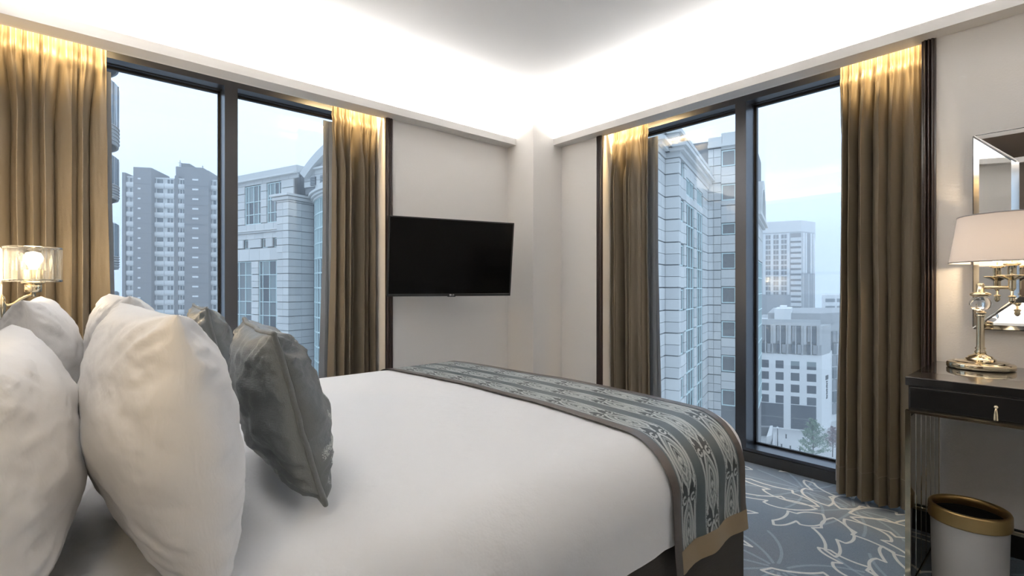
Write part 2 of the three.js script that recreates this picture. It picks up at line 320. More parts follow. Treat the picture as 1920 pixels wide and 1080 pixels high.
{
  const bed = thing('bed', 'large bed with smooth white sheets and a dark upholstered base', 'bed', [0, 0, 0]);
  const P = bedProfile();
  const xs = (u) => BED.x0 + (BED.x1 - BED.x0) * u;
  put('sheet', sheet(150, 170, (u, v) => bedPoint(P, xs(u), v * P.total), (u, v) => [u * 1.9, v * P.total]), M.linen, bed);
  // foot end: the sheet hangs straight with soft hospital corners
  put('sheet_foot', sheet(80, 24, (u, v) => {
    const s = u * P.total, [x, y, z] = bedPoint(P, BED.x1, s), yy = lerp(y, BED.bottom, v);
    return [BED.x1 + 0.012 * Math.sin(v * Math.PI) + 0.004 * noise(u * 20, v * 4, 5), yy, z];
  }, (u, v) => [u * 2, v * 0.5]), M.linen, bed);
  put('mattress_core', bx(BED.x0, BED.x1 - 0.03, 0.40, 0.5, BED.z0 + 0.03, BED.z1 - 0.03), M.linen, bed);
  put('base', rbx(BED.x0, BED.x1 - 0.015, 0.05, 0.407, BED.z0 + 0.02, BED.z1 - 0.02, 0.02, 3), M.base, bed);
  put('base_piping', merge([tube([[BED.x0, 0.40, BED.z1 - 0.024], [0.7, 0.40, BED.z1 - 0.024], [BED.x1 - 0.03, 0.40, BED.z1 - 0.024]], 0.006, 30, 6), tube([[BED.x1 - 0.019, 0.40, BED.z1 - 0.04], [BED.x1 - 0.019, 0.40, -1.7], [BED.x1 - 0.019, 0.40, BED.z0 + 0.04]], 0.006, 30, 6)]), M.base, bed);
  for (const x of [BED.x0 + 0.1, BED.x1 - 0.1]) for (const z of [BED.z0 + 0.1, BED.z1 - 0.1]) put('foot', lathe([[0, 0], [0.022, 0], [0.028, 0.055], [0, 0.055]], 16).translate(x, 0, z), M.black, bed);
}
// headboard
{
  const g = thing('headboard', 'pale padded headboard with a dark edge behind the pillows', 'headboard', [-0.34, 0, -1.69]);
  M.pad = phys({ color: lin(0.62, 0.60, 0.58), roughness: 0.6, sheen: 0.4, bumpMap: weave, bumpScale: 0.0008 });
  put('frame', rbx(0, 0.085, 0, 1.34, -1.14, 1.14, 0.012, 3), M.trim, g);
  for (let k = 0; k < 5; k++) { const w = 2.2 / 5; put('panel', new RoundedBoxGeometry(0.06, 0.95, w - 0.004, 5, 0.028).translate(0.085, 0.825, -1.1 + w * (k + 0.5)), M.pad, g); }
}
// runner across the foot of the bed
const runnerMap = canvasTexture(1024, 2048, (c, W, H) => {
  // x across the runner, y along it; ikat ornament bands between plain teal satin
  const rand = rng(77), light = '#b9bfc0', mid = '#8b9496';
  c.fillStyle = '#566267'; c.fillRect(0, 0, W, H);
  c.lineCap = 'round'; c.lineJoin = 'round';
  for (const [a, b] of [[0.03, 0.27], [0.39, 0.61], [0.74, 0.97]]) {
    const x0 = a * W, w = (b - a) * W, cx = x0 + w / 2, per = H / 4;
    c.fillStyle = '#394247'; c.fillRect(x0, 0, w, H);
    c.fillStyle = light; for (let y = 0; y < H; y += 5) for (const [e, s] of [[x0, 1], [x0 + w, -1]]) { const l = 7 + rand() * 16; c.fillRect(s > 0 ? e : e - l, y, l, 4); }
    for (let k = -1; k < 5; k++) {
      const y = k * per + (a * 700) % per;
      for (const s of [-1, 1]) {
        for (let q = 0; q < 4; q++) { // nested leaf outlines, opening downwards
          c.strokeStyle = q % 2 ? mid : light; c.lineWidth = 24 - q * 3; const ww = w * (0.40 - q * 0.09), hh = per * (0.47 - q * 0.10);
          c.beginPath(); c.moveTo(cx, y + per * 0.5 - hh); c.bezierCurveTo(cx + s * ww * 0.9, y + per * 0.5 - hh * 0.55, cx + s * ww * 1.15, y + per * 0.5 + hh * 0.1, cx + s * ww * 0.35, y + per * 0.5 + hh * 0.65); c.quadraticCurveTo(cx, y + per * 0.5 + hh * 0.75, cx, y + per * 0.5 + hh); c.stroke();
        }
        c.strokeStyle = light; c.lineWidth = 18; // scrolls in the gaps
        c.beginPath(); c.arc(cx + s * w * 0.27, y + per * 0.03, w * 0.10, 0.4, 5.2); c.stroke();
        c.beginPath(); c.moveTo(cx + s * w * 0.40, y + per * 0.10); c.bezierCurveTo(cx + s * w * 0.44, y + per * 0.3, cx + s * w * 0.46, y + per * 0.6, cx + s * w * 0.36, y + per * 0.9); c.stroke();
        for (let q = 0; q < 7; q++) { c.save(); c.translate(cx + s * w * (0.06 + 0.05 * q), y + per * (0.5 + 0.055 * q) ); c.rotate(-s * 0.5); c.fillStyle = q % 2 ? mid : light; c.beginPath(); c.ellipse(0, 0, 11, 32, 0, 0, 7); c.fill(); c.restore(); }
      }
      c.fillStyle = light; c.beginPath(); c.ellipse(cx, y + per * 0.5, w * 0.045, per * 0.07, 0, 0, 7); c.fill();
    }
  }
  const im = c.getImageData(0, 0, W, H), src = new Uint8ClampedArray(im.data); // woven edges: rows shift a thread or two
  for (let y = 0; y < H; y++) { const j = Math.round((rand() - 0.5) * 9); for (let x = 0; x < W; x++) { const q = (y * W + clamp(x + j, 0, W - 1)) * 4, i = (y * W + x) * 4, n = (rand() - 0.5) * 14; im.data[i] = src[q] + n; im.data[i + 1] = src[q + 1] + n; im.data[i + 2] = src[q + 2] + n; } }
  c.putImageData(im, 0, 0);
});
M.jacquard = phys({ map: runnerMap, roughness: 0.42, sheen: 0.3, sheenRoughness: 0.4, bumpMap: weave, bumpScale: 0.0006 });
M.border = phys({ color: lin(0.115, 0.10, 0.095), roughness: 0.38, sheen: 0.4, sheenRoughness: 0.4, bumpMap: weave, bumpScale: 0.0006 });
M.band = phys({ color: lin(0.33, 0.25, 0.15), roughness: 0.4, sheen: 0.4, sheenRoughness: 0.4, bumpMap: weave, bumpScale: 0.0006 });
{
  const g = thing('bed_runner', 'grey-teal striped bed runner with dark borders and gold ends draped over the foot', 'bed runner', [0, 0, 0]);
  const P = bedProfile(0.007, 0.315), X0 = 1.255, X1 = 1.705, T = P.total;
  const piece = (name, mat, xa, xb, sa, sb, lift, nx, ns, tex) => put(name, sheet(nx, ns, (u, v) => {
    const s = lerp(sa, sb, v) * T, wob = 0.012 * noise(3, s * 1.6, 4) + 0.006 * Math.sin(s * 2.3), x = lerp(xa, xb, u) + wob;
    const p = bedPoint(P, Math.min(x, BED.x1), s);
    const hang = Math.max(0, 0.4 - p[1]) ; // the free ends stand a little off the side
    const nearSide = s < T / 2 ? 1 : -1;
    p[2] += nearSide * (0.006 * Math.sin(lerp(xa, xb, u) * 30 + 1) * smooth(0.62, 0.36, p[1]) + hang * 0.08);
    if (p[1] > 0.6) p[1] += lift; else p[2] += nearSide * lift;
    if (x > BED.x1 - 0.09) { p[0] += lift * 0.3; }
    return p;
  }, (u, v) => tex ? [u, lerp(sa, sb, v) * T / 0.84] : [lerp(xa, xb, u) * 2, v * 2]), mat, g);
  const e = 0.034 / T * 1.6;
  piece('panel', M.jacquard, X0 + 0.035, X1 - 0.03, e, 1 - e, 0, 40, 260, true);
  piece('border', M.border, X0, X0 + 0.038, 0, 1, 0.0015, 6, 260);
  piece('border', M.border, X1 - 0.034, X1, 0, 1, 0.0015, 6, 260);
  piece('end_band', M.band, X0 + 0.03, X1 - 0.002, -0.004, e + 0.004, 0.003, 40, 8);
  piece('end_band', M.band, X0 + 0.03, X1 - 0.002, 1 - e - 0.004, 1.004, 0.003, 40, 8);
}

// ---------------------------------------------------------------- pillows and cushions
// w x h outline, t thick; standing in the xy plane, bottom at y = 0
function cushionGeometry(w, h, t, seed, { n = 64, flat = 0.5, pinch = 0.07, sag = 0, wrinkle = 1, slump = 0 } = {}) {
  const one = (side) => sheet(n, n, (u, v) => {
    // pack samples towards the rim
    const a = Math.sin((u - 0.5) * Math.PI), b = Math.sin((v - 0.5) * Math.PI);
    const x0 = a * (1 - pinch * (1 - b * b) * Math.abs(a)), y0 = b * (1 - pinch * (1 - a * a) * Math.abs(b));
    const th = Math.pow(Math.max(0, (1 - a * a) * (1 - b * b)), flat);
    const rim = Math.pow(Math.max(Math.abs(a), Math.abs(b)), 6), corner = Math.pow(Math.abs(a * b), 1.6);
    const ang = Math.atan2(b, a);
    let d = th * t / 2 * (1 + 0.10 * noise(a * 1.6, b * 1.6, seed + side * 3));
    const inside = smooth(0, 0.25, th);
    d += wrinkle * inside * (0.006 * noise(a * 3.4, b * 3.4, seed + side) + 0.005 * corner * noise(ang * 14, Math.hypot(a, b) * 2, seed + 4 + side) * 3 + 0.004 * (1 - th) * noise(a * 16, b * 16, seed + 7 + side) + 0.0022 * noise(a * 9 + b * 4, b * 9, seed + 13 + side));
    const y = y0 * h / 2 * (1 - sag * 0.3 * (1 - a * a) * (b > 0 ? 1 : 0)) + h / 2;
    const low = slump * (1 - y / h) * th * t * 0.5;
    return [x0 * w / 2, y, side * (d + low) + 0.006 * rim * noise(a * 3, b * 3, seed)];
  }, (u, v) => [u * w, v * h]);
  const back = one(-1); back.index.array.reverse(); back.computeVertexNormals();
  return merge([one(1), back]);
}
function lean(o, x, z, tilt, yaw = 0, roll = 0, y = BED.top) { o.position.set(x, y, z); o.rotation.set(-tilt, Math.PI / 2 + yaw, roll, 'YXZ'); return o; }
M.pillow = phys({ color: lin(0.82, 0.815, 0.825), roughness: 0.65, sheen: 0.4, sheenRoughness: 0.35, bumpMap: linenBump, bumpScale: 0.0016 });
const pillowStyle = { n: 72, flat: 0.42, pinch: 0.05, slump: 0.16, wrinkle: 1.0 };
const PY = BED.top + 0.026;
lean(tag(put('pillow', cushionGeometry(0.72, 0.39, 0.20, 3, pillowStyle), M.pillow), 'plump white pillow nearest the viewer, in front of another', 'pillow', 'white bed pillows'), 0.13, -1.125, 0.12, 0.03, 0, PY);
lean(tag(put('pillow', cushionGeometry(0.72, 0.345, 0.19, 8, pillowStyle), M.pillow), 'plump white pillow against the headboard at the lower left corner', 'pillow', 'white bed pillows'), -0.085, -1.13, 0.06, 0.0, 0, PY);
lean(tag(put('pillow', cushionGeometry(0.72, 0.395, 0.19, 13, pillowStyle), M.pillow), 'white pillow behind the nearest ones, beside the far grey cushion', 'pillow', 'white bed pillows'), 0.14, -1.93, 0.13, 0.02, 0, PY + 0.01);
lean(tag(put('pillow', cushionGeometry(0.72, 0.385, 0.18, 19, pillowStyle), M.pillow), 'white pillow below the glass wall lamp at the far bedside', 'pillow', 'white bed pillows'), -0.065, -1.97, 0.08, 0.0, 0, PY + 0.01);

const sprig = canvasTexture(1024, 1024, (c, S) => {
  const rand = rng(55);
  c.fillStyle = '#6b6f71'; c.fillRect(0, 0, S, S);
  for (let k = 0; k < 7; k++) {
    let x = S * (0.08 + 0.84 * rand()), y = S * (0.1 + 0.8 * rand()), a = rand() * 6.28;
    for (let b = 0; b < 5; b++) { let px = x, py = y, aa = a + (b - 2) * 0.42; for (let q = 0; q < 95; q++) { aa += (rand() - 0.5) * 0.12; px += Math.cos(aa) * 2.3; py += Math.sin(aa) * 2.3; for (let m = 0; m < 5; m++) { c.fillStyle = rand() < 0.5 ? '#c9ccca' : '#9aa09f'; c.fillRect(px + (rand() - 0.5) * 22, py + (rand() - 0.5) * 22, 3, 3); } } }
  }
}, true, [2, 2]);
M.cushionFront = phys({ map: sprig, roughness: 0.42, sheen: 0.5, sheenRoughness: 0.35, bumpMap: weave, bumpScale: 0.001 });
M.cushionGrey = phys({ color: lin(0.20, 0.215, 0.22), roughness: 0.40, sheen: 0.6, sheenColor: lin(0.8, 0.85, 0.85), sheenRoughness: 0.35, bumpMap: weave, bumpScale: 0.001 });
function greyCushion(label, w, h, t, seed, x, z, tilt, yaw, roll) {
  const g = thing('cushion', label, 'cushion', [0, 0, 0], 0, 'grey satin cushions');
  const n = 60, pinch = 0.07;
  const whole = cushionGeometry(w, h, t, seed, { n, flat: 0.46, pinch, slump: 0.1, wrinkle: 1.9 });
  const half = whole.attributes.position.count / 2;
  const cut = (a, b) => { const q = new THREE.BufferGeometry(); for (const k of ['position', 'normal', 'uv']) { const at = whole.attributes[k]; q.setAttribute(k, new THREE.BufferAttribute(at.array.slice(a * at.itemSize, b * at.itemSize), at.itemSize)); } return q; };
  put('front_cover', cut(0, half), M.cushionFront, g);
  put('back_cover', cut(half, half * 2), M.cushionGrey, g);
  const rim = [];
  for (let k = 0; k < 160; k++) { const q = k / 160 * 4, e = Math.floor(q), s = Math.sin((q - e - 0.5) * Math.PI); const [a, b] = [[s, -1], [1, s], [-s, 1], [-1, -s]][e]; rim.push([a * (1 - pinch * (1 - b * b) * Math.abs(a)) * w / 2 * 1.008, b * (1 - pinch * (1 - a * a) * Math.abs(b)) * h / 2 * 1.008 + h / 2, 0.006 * noise(a * 3, b * 3, seed)]); }
  put('piping', tube(rim, 0.0052, 320, 8, true), M.cushionGrey, g);
  return lean(g, x, z, tilt, yaw, roll, BED.top + 0.03);
}
greyCushion('grey satin cushion with piping and silver sprigs nearest the viewer', 0.52, 0.345, 0.165, 23, 0.388, -1.215, 0.25, -0.12, 0.0);
greyCushion('grey satin cushion in front of the far white pillow, seen against the residential tower', 0.52, 0.36, 0.15, 29, 0.40, -2.08, 0.2, -0.08, 0.0);
// ---------------------------------------------------------------- television on a swivel arm
{
  const A = new THREE.Vector3(1.478, 0, -2.895), B = new THREE.Vector3(2.304 + 0.01, 0, -2.655), W = A.distanceTo(B), H = 0.515;
  const mid = A.clone().add(B).multiplyScalar(0.5), turn = Math.atan2(-(B.z - A.z), B.x - A.x);
  const g = thing('television', 'black flat television tilted forward on a swivel arm', 'television', [mid.x, 1.075, mid.z], turn);
  g.rotation.order = 'YXZ'; g.rotation.x = 7.5 * R;
  M.tvBody = phys({ color: lin(0.010, 0.010, 0.011), roughness: 0.35, clearcoat: 0.6, clearcoatRoughness: 0.1 });
  M.screen = phys({ color: lin(0.002, 0.002, 0.0022), roughness: 0.12, specularIntensity: 0.35 });
  M.logo = std({ color: lin(0.75, 0.75, 0.76), metalness: 0.6, roughness: 0.3 });
  put('body', rbx(-W / 2, W / 2, 0, H, -0.045, -0.004, 0.006, 3), M.tvBody, g);
  put('bezel', merge([rbx(-W / 2, W / 2, H - 0.009, H, -0.012, 0.002, 0.002), rbx(-W / 2, W / 2, 0, 0.017, -0.012, 0.002, 0.002), rbx(-W / 2, -W / 2 + 0.009, 0, H, -0.012, 0.002, 0.002), rbx(W / 2 - 0.009, W / 2, 0, H, -0.012, 0.002, 0.002)]), M.tvBody, g);
  put('screen', bx(-W / 2 + 0.008, W / 2 - 0.008, 0.016, H - 0.008, -0.012, -0.002), M.screen, g);
  put('rear_housing', rbx(-W * 0.3, W * 0.3, 0.05, H * 0.75, -0.075, -0.04, 0.012, 3), M.tvBody, g);
  const dot = new THREE.CircleGeometry(0.0062, 24).translate(-0.013, 0.0085, 0.0026);
  const L = [bx(-0.004, -0.002, 0.0035, 0.0135, 0.002, 0.0026), bx(-0.004, 0.002, 0.0035, 0.0053, 0.002, 0.0026), new THREE.RingGeometry(0.0033, 0.0052, 20, 1, 0.5, 5.2).translate(0.0095, 0.0085, 0.0026), bx(0.0095, 0.0147, 0.0075, 0.0092, 0.002, 0.0026)];
  put('logo', merge([dot, ...L]), M.logo, g);
  put('sensor', rbx(-0.028, 0.028, -0.006, 0.002, -0.02, -0.006, 0.002), M.tvBody, g);
  const m = new THREE.Group(); m.position.set(1.95, 1.2, ZL); m.updateMatrixWorld(true); g.updateMatrixWorld(true);
  for (const [n, q] of [['wall_plate', rbx(-0.05, 0.05, 0, 0.26, 0, 0.02, 0.004)], ['bracket_arm', tube([[0, 0.13, 0.02], [-0.03, 0.13, 0.09], [-0.05, 0.13, 0.17]], 0.014, 20, 8)], ['tilt_head', rbx(-0.11, 0.01, 0.05, 0.21, 0.16, 0.23, 0.004)]]) g.attach(put(n, q, M.tvBody, m));
}

// ---------------------------------------------------------------- wall lamps of clear glass
function sconce(label, z, lit) {
  const g = thing('wall_lamp', label, 'lamp', [-0.225, 1.06, z], 0, 'bedside wall lamps');
  put('backplate', lathe([[0, 0], [0.045, 0], [0.045, 0.008], [0.03, 0.014], [0.014, 0.016], [0, 0.016]], 32).rotateZ(-Math.PI / 2), M.champagne, g);
  put('arm', tube([[0.0, 0, 0], [0.03, 0.006, 0], [0.055, 0.028, 0], [0.075, 0.040, 0], [0.088, 0.044, 0]], 0.006, 30, 10), M.champagne, g);
  put('stem', lathe([[0, 0.036], [0.008, 0.036], [0.008, 0.052], [0.026, 0.055], [0.026, 0.084], [0.012, 0.086], [0.036, 0.088], [0.036, 0.093], [0.030, 0.094], [0.030, 0.142], [0.022, 0.145], [0, 0.145]], 36).translate(0.088, 0, 0), M.champagne, g);
  const shade = noiseTexture(256, [[8, 8, 1], [20, 16, 0.6]], 5, [3, 1]);
  M.wavyGlass ??= phys({ color: lin(0.98, 0.985, 0.98), transmission: 1, thickness: 0, roughness: 0, ior: 2.1, bumpMap: shade, bumpScale: 0.008 });
  put('glass_shade', lathe([[0.012, 0.0935], [0.079, 0.0935], [0.086, 0.097], [0.087, 0.105], [0.087, 0.226], [0.0845, 0.229], [0.082, 0.226], [0.082, 0.105], [0.079, 0.099], [0.012, 0.099]], 64).translate(0.088, 0, 0), M.wavyGlass, g);
  M.clearGlass ??= phys({ color: lin(0.97, 0.985, 0.98), transmission: 1, thickness: 0.01, roughness: 0, ior: 1.5 });
  put('glass_rim', merge([new THREE.TorusGeometry(0.0845, 0.0042, 10, 72).rotateX(Math.PI / 2).translate(0.088, 0.229, 0), new THREE.TorusGeometry(0.0835, 0.0052, 10, 72).rotateX(Math.PI / 2).translate(0.088, 0.099, 0)]), M.clearGlass, g);
  M.bulb ??= std({ color: lin(1, 0.95, 0.85), emissive: lin(1, 0.80, 0.50), emissiveIntensity: 6 });
  put('bulb', lathe([[0, 0.145], [0.012, 0.147], [0.016, 0.158], [0.028, 0.178], [0.030, 0.192], [0.022, 0.210], [0, 0.217]], 28).translate(0.088, 0, 0), M.bulb, g);
  const p = new THREE.PointLight(BULB, lit, 0, 2); p.name = 'wall_lamp_light'; p.position.set(0.088, 0.188, 0); p.castShadow = true; p.shadow.radius = 1.4; g.add(p);
}
sconce('clear glass wall lamp lit in front of the gold curtain', -2.74, 0.75);
sconce('clear glass wall lamp on the near side of the headboard, outside the picture', -0.45, 0.26);

// ---------------------------------------------------------------- desk
{
  const g = thing('desk', 'black lacquered desk with mirrored end panel and gold edging', 'desk', [2.33, 0, -0.418]);
  const L = 1.5, D = 0.612, H = 0.798;   // local x from the front edge to the wall, z along the wall away from the window
  put('top', rbx(0, D, H - 0.032, H, 0, L, 0.003), M.black, g);
  put('apron', bx(0.012, D - 0.005, 0.672, H - 0.034, 0.008, L - 0.008), M.black, g);
  for (let k = 0; k < 2; k++) {
    const z0 = 0.012 + k * (L - 0.024) / 2, z1 = z0 + (L - 0.024) / 2 - 0.004;
    const d = put('drawer', rbx(0.002, 0.012, 0.684, H - 0.037, z0 + 0.001, z1, 0.002), M.black, g);
    const kz = k ? (z0 + z1) / 2 : 0.245;
    put('knob', merge([lathe([[0, 0], [0.006, 0.001], [0.0072, 0.006], [0.005, 0.012], [0, 0.013]], 20).rotateZ(Math.PI / 2).translate(0.002, 0.728, kz), lathe([[0.0075, 0], [0.0065, 0.02], [0.0038, 0.036], [0.003, 0.04], [0, 0.041]], 16).translate(-0.008, 0.684, kz), lathe([[0, 0], [0.0035, 0.003], [0, 0.006]], 12).translate(-0.008, 0.722, kz)]), M.champagne, d);
  }
  M.smoke = std({ color: lin(0.62, 0.60, 0.55), metalness: 1, roughness: 0.06 });
  put('edging', merge([bx(-0.001, 0.02, 0.664, 0.672, 0, L), bx(0, D, 0.664, 0.672, 0, 0.012), bx(0, D, 0.664, 0.672, L - 0.012, L)]), M.champagne, g);
  for (const [z0, z1, s] of [[0, 0.016, 1], [L - 0.016, L, -1]]) {
    const panel = put('end_panel', merge([bx(0, 0.008, 0, 0.664, z0, z1), bx(D - 0.012, D - 0.004, 0, 0.664, z0, z1), bx(0, D - 0.004, 0, 0.012, z0, z1), bx(0.008, D - 0.012, 0.012, 0.664, z0 + (s > 0 ? 0.001 : 0.011), z1 - (s > 0 ? 0.011 : 0.001))]), M.champagne, g);
    const n = 6, w = (D - 0.024) / n;
    for (let k = 0; k < n; k++) { const x0 = 0.01 + k * w; const f = rbx(x0 + 0.006, x0 + w - 0.006, 0.02, 0.65, s > 0 ? z1 - 0.012 : z0 + 0.001, s > 0 ? z1 - 0.001 : z0 + 0.012, 0.004, 2); put('mirror_slat', f, M.smoke, panel); }
  }
  put('stretcher', bx(D - 0.10, D - 0.085, 0.13, 0.142, 0.03, L - 0.03), M.champagne, g);
}
// waste bin
{
  const g = thing('waste_bin', 'white waste bin with a brushed gold rim under the desk', 'waste bin', [2.53, 0.0, -0.262]);
  M.binWhite = std({ color: lin(0.52, 0.51, 0.50), roughness: 0.55 });
  put('body', lathe([[0, 0.002], [0.104, 0.002], [0.107, 0.006], [0.113, 0.272], [0.110, 0.272], [0.104, 0.01], [0, 0.01]], 72), M.binWhite, g);
  put('foot_ring', lathe([[0.098, 0], [0.1085, 0], [0.1085, 0.006], [0.098, 0.006]], 72), M.baseboard, g);
  put('liner', lathe([[0, 0.012], [0.1035, 0.012], [0.1085, 0.27], [0.107, 0.27], [0.102, 0.014], [0, 0.014]], 72), M.baseboard, g);
  put('rim', lathe([[0.1135, 0.250], [0.1185, 0.250], [0.1200, 0.254], [0.1195, 0.297], [0.116, 0.304], [0.110, 0.305], [0.1055, 0.300], [0.104, 0.288], [0.1085, 0.27], [0.1135, 0.262]], 96), M.gold, g);
}
// table lamp with a swing arm
{
  const g = thing('table_lamp', 'champagne metal table lamp with crystal ball and pale drum shade on the desk', 'lamp', [2.79, 0.798, -0.254]);
  put('base', lathe([[0, 0], [0.100, 0], [0.106, 0.004], [0.106, 0.020], [0.102, 0.025], [0.088, 0.027], [0.086, 0.031], [0.050, 0.034], [0.048, 0.042], [0.040, 0.045], [0.038, 0.052], [0.022, 0.058], [0.018, 0.066], [0, 0.066]], 72), M.champagne, g);
  put('column', lathe([[0, 0.06], [0.017, 0.062], [0.019, 0.07], [0.013, 0.078], [0.018, 0.084], [0.013, 0.090], [0.0125, 0.212], [0.016, 0.214], [0.016, 0.221], [0.013, 0.224], [0.019, 0.228], [0.019, 0.233], [0.010, 0.238], [0, 0.238]], 36), M.champagne, g);
  M.crystal = phys({ color: lin(1, 1, 1), transmission: 1, thickness: 0.05, roughness: 0, ior: 1.52 });
  { const ball = new THREE.IcosahedronGeometry(0.036, 2); ball.scale(1, 0.88, 1); put('crystal_ball', ball.toNonIndexed().translate(0, 0.268, 0), M.crystal, g); }
  put('collar', lathe([[0, 0.296], [0.026, 0.297], [0.033, 0.302], [0.033, 0.309], [0.024, 0.314], [0.0135, 0.316], [0.0135, 0.345], [0.009, 0.351], [0, 0.352]], 40), M.champagne, g);
  const sx = -0.0, sz = 0.092;
  put('arm', merge([new THREE.CylinderGeometry(0.0062, 0.0062, 0.10, 16).rotateX(Math.PI / 2).translate(0, 0.334, 0.05), new THREE.CylinderGeometry(0.010, 0.010, 0.018, 20).translate(sx, 0.334, sz)]), M.champagne, g);
  put('socket', lathe([[0, 0.318], [0.006, 0.32], [0.009, 0.326], [0.012, 0.33], [0.012, 0.362], [0.016, 0.366], [0.044, 0.380], [0.045, 0.384], [0.015, 0.382], [0.0135, 0.386], [0.0135, 0.42], [0.026, 0.424], [0.026, 0.430], [0.012, 0.433], [0, 0.433]], 40).translate(sx, 0, sz), M.champagne, g);
  const drop = put('pendant_drop', lathe([[0, 0.27], [0.006, 0.273], [0.011, 0.282], [0.008, 0.292], [0.012, 0.296], [0.012, 0.300], [0.005, 0.303], [0.005, 0.325], [0, 0.325]], 28).translate(sx, 0, sz), M.champagne, g);
  M.shade = phys({ color: lin(0.66, 0.62, 0.63), transmission: 0.16, thickness: 0, roughness: 1 });
  put('shade', lathe([[0.190, 0.436], [0.163, 0.622]], 96).translate(sx, 0, sz), M.shade, g);
  M.shadeTrim = std({ color: lin(0.42, 0.40, 0.42), roughness: 0.6 });
  put('shade_trim', merge([new THREE.TorusGeometry(0.190, 0.0022, 8, 96).rotateX(Math.PI / 2).translate(sx, 0.436, sz), new THREE.TorusGeometry(0.163, 0.0022, 8, 96).rotateX(Math.PI / 2).translate(sx, 0.622, sz)]), M.shadeTrim, g);
  put('shade_carrier', merge([0, 1, 2].map((k) => { const a = k * 2.094 + 0.4; return tube([[sx, 0.60, sz], [sx + 0.08 * Math.cos(a), 0.606, sz + 0.08 * Math.sin(a)], [sx + 0.165 * Math.cos(a), 0.612, sz + 0.165 * Math.sin(a)]], 0.0016, 8, 6); }).concat([tube([[sx, 0.43, sz], [sx, 0.52, sz + 0.001], [sx, 0.604, sz]], 0.002, 6, 6)])), M.champagne, g);
  put('bulb', new THREE.SphereGeometry(0.028, 24, 18).translate(sx, 0.475, sz), M.bulb, g);
  const p = new THREE.PointLight(BULB, 0.26, 0, 2); p.name = 'table_lamp_light'; p.position.set(sx, 0.475, sz); p.castShadow = true; p.shadow.radius = 1.4; g.add(p);
}
// bevelled wall mirror
{
  const g = thing('wall_mirror', 'square mirror with a wide mirrored surround above the desk', 'mirror', [XR, 0.955, -0.287]);
  const S = 0.832, F = 0.132;             // local z runs along the wall to the right, y up, x out of the wall is negative
  put('backing', bx(-0.02, 0, 0, S, 0, S), M.black, g);
  put('centre_pane', bx(-0.026, -0.02, F, S - F, F, S - F), M.mirror, g);
  const quad = (pts) => { // pts: four corners [x, y, z] counterclockwise from the room; a slab 5 mm thick behind
    const G = new THREE.BufferGeometry(), v = [...pts, ...pts.map(([x, y, z]) => [x + 0.005, y, z])], f = [[0, 1, 2, 3], [7, 6, 5, 4], [0, 4, 5, 1], [1, 5, 6, 2], [2, 6, 7, 3], [3, 7, 4, 0]], pos = [];
    for (const [a, b, c, d] of f) for (const q of [a, b, c, a, c, d]) pos.push(...v[q]);
    G.setAttribute('position', new THREE.Float32BufferAttribute(pos, 3)); G.setAttribute('uv', new THREE.Float32BufferAttribute(new Float32Array(pos.length / 3 * 2), 2)); G.computeVertexNormals(); return G;
  };
  const o = 0.008, i = F - 0.010, xo = -0.052, xi = -0.030;   // outer edge stands proud, inner edge lies lower
  const ring = (a, b, xa, xb, m) => { // four mitred pieces between inset a and inset b
    const c0 = [[a, a], [a, S - a], [S - a, S - a], [S - a, a]], c1 = [[b, b], [b, S - b], [S - b, S - b], [S - b, b]];
    return [0, 1, 2, 3].map((k) => { const n = (k + 1) % 4; return quad([[xa, ...c0[k]], [xa, ...c0[n]], [xb, ...c1[n]], [xb, ...c1[k]]]); });
  };
  for (const q of ring(o + 0.01, i - 0.008, xo, xi)) { const part = put('frame_panel', q, M.mirror, g); part.userData.label = 'mirrored frame panel'; }
  for (const q of ring(0.0, o + 0.01, -0.046, xo)) put('outer_bevel', q, M.chrome, g);
  for (const q of ring(i - 0.008, F + 0.006, xi, -0.040)) put('inner_bevel', q, M.chrome, g);
  put('edge', merge([bx(-0.046, 0, 0, S, -0.003, 0), bx(-0.046, 0, 0, S, S, S + 0.003), bx(-0.046, 0, -0.003, 0, 0, S), bx(-0.046, 0, S, S + 0.003, 0, S)]), M.black, g);
  // raised strips along the mitres
  for (const [y0, z0, y1, z1] of [[0, 0, F, F], [S, 0, S - F, F], [S, S, S - F, S - F], [0, S, F, S - F]]) put('mitre_strip', tube([[xo - 0.001, y0, z0], [(xo + xi) / 2 - 0.001, (y0 + y1) / 2, (z0 + z1) / 2], [xi - 0.002, y1, z1]], 0.006, 8, 6), M.chrome, g);
}
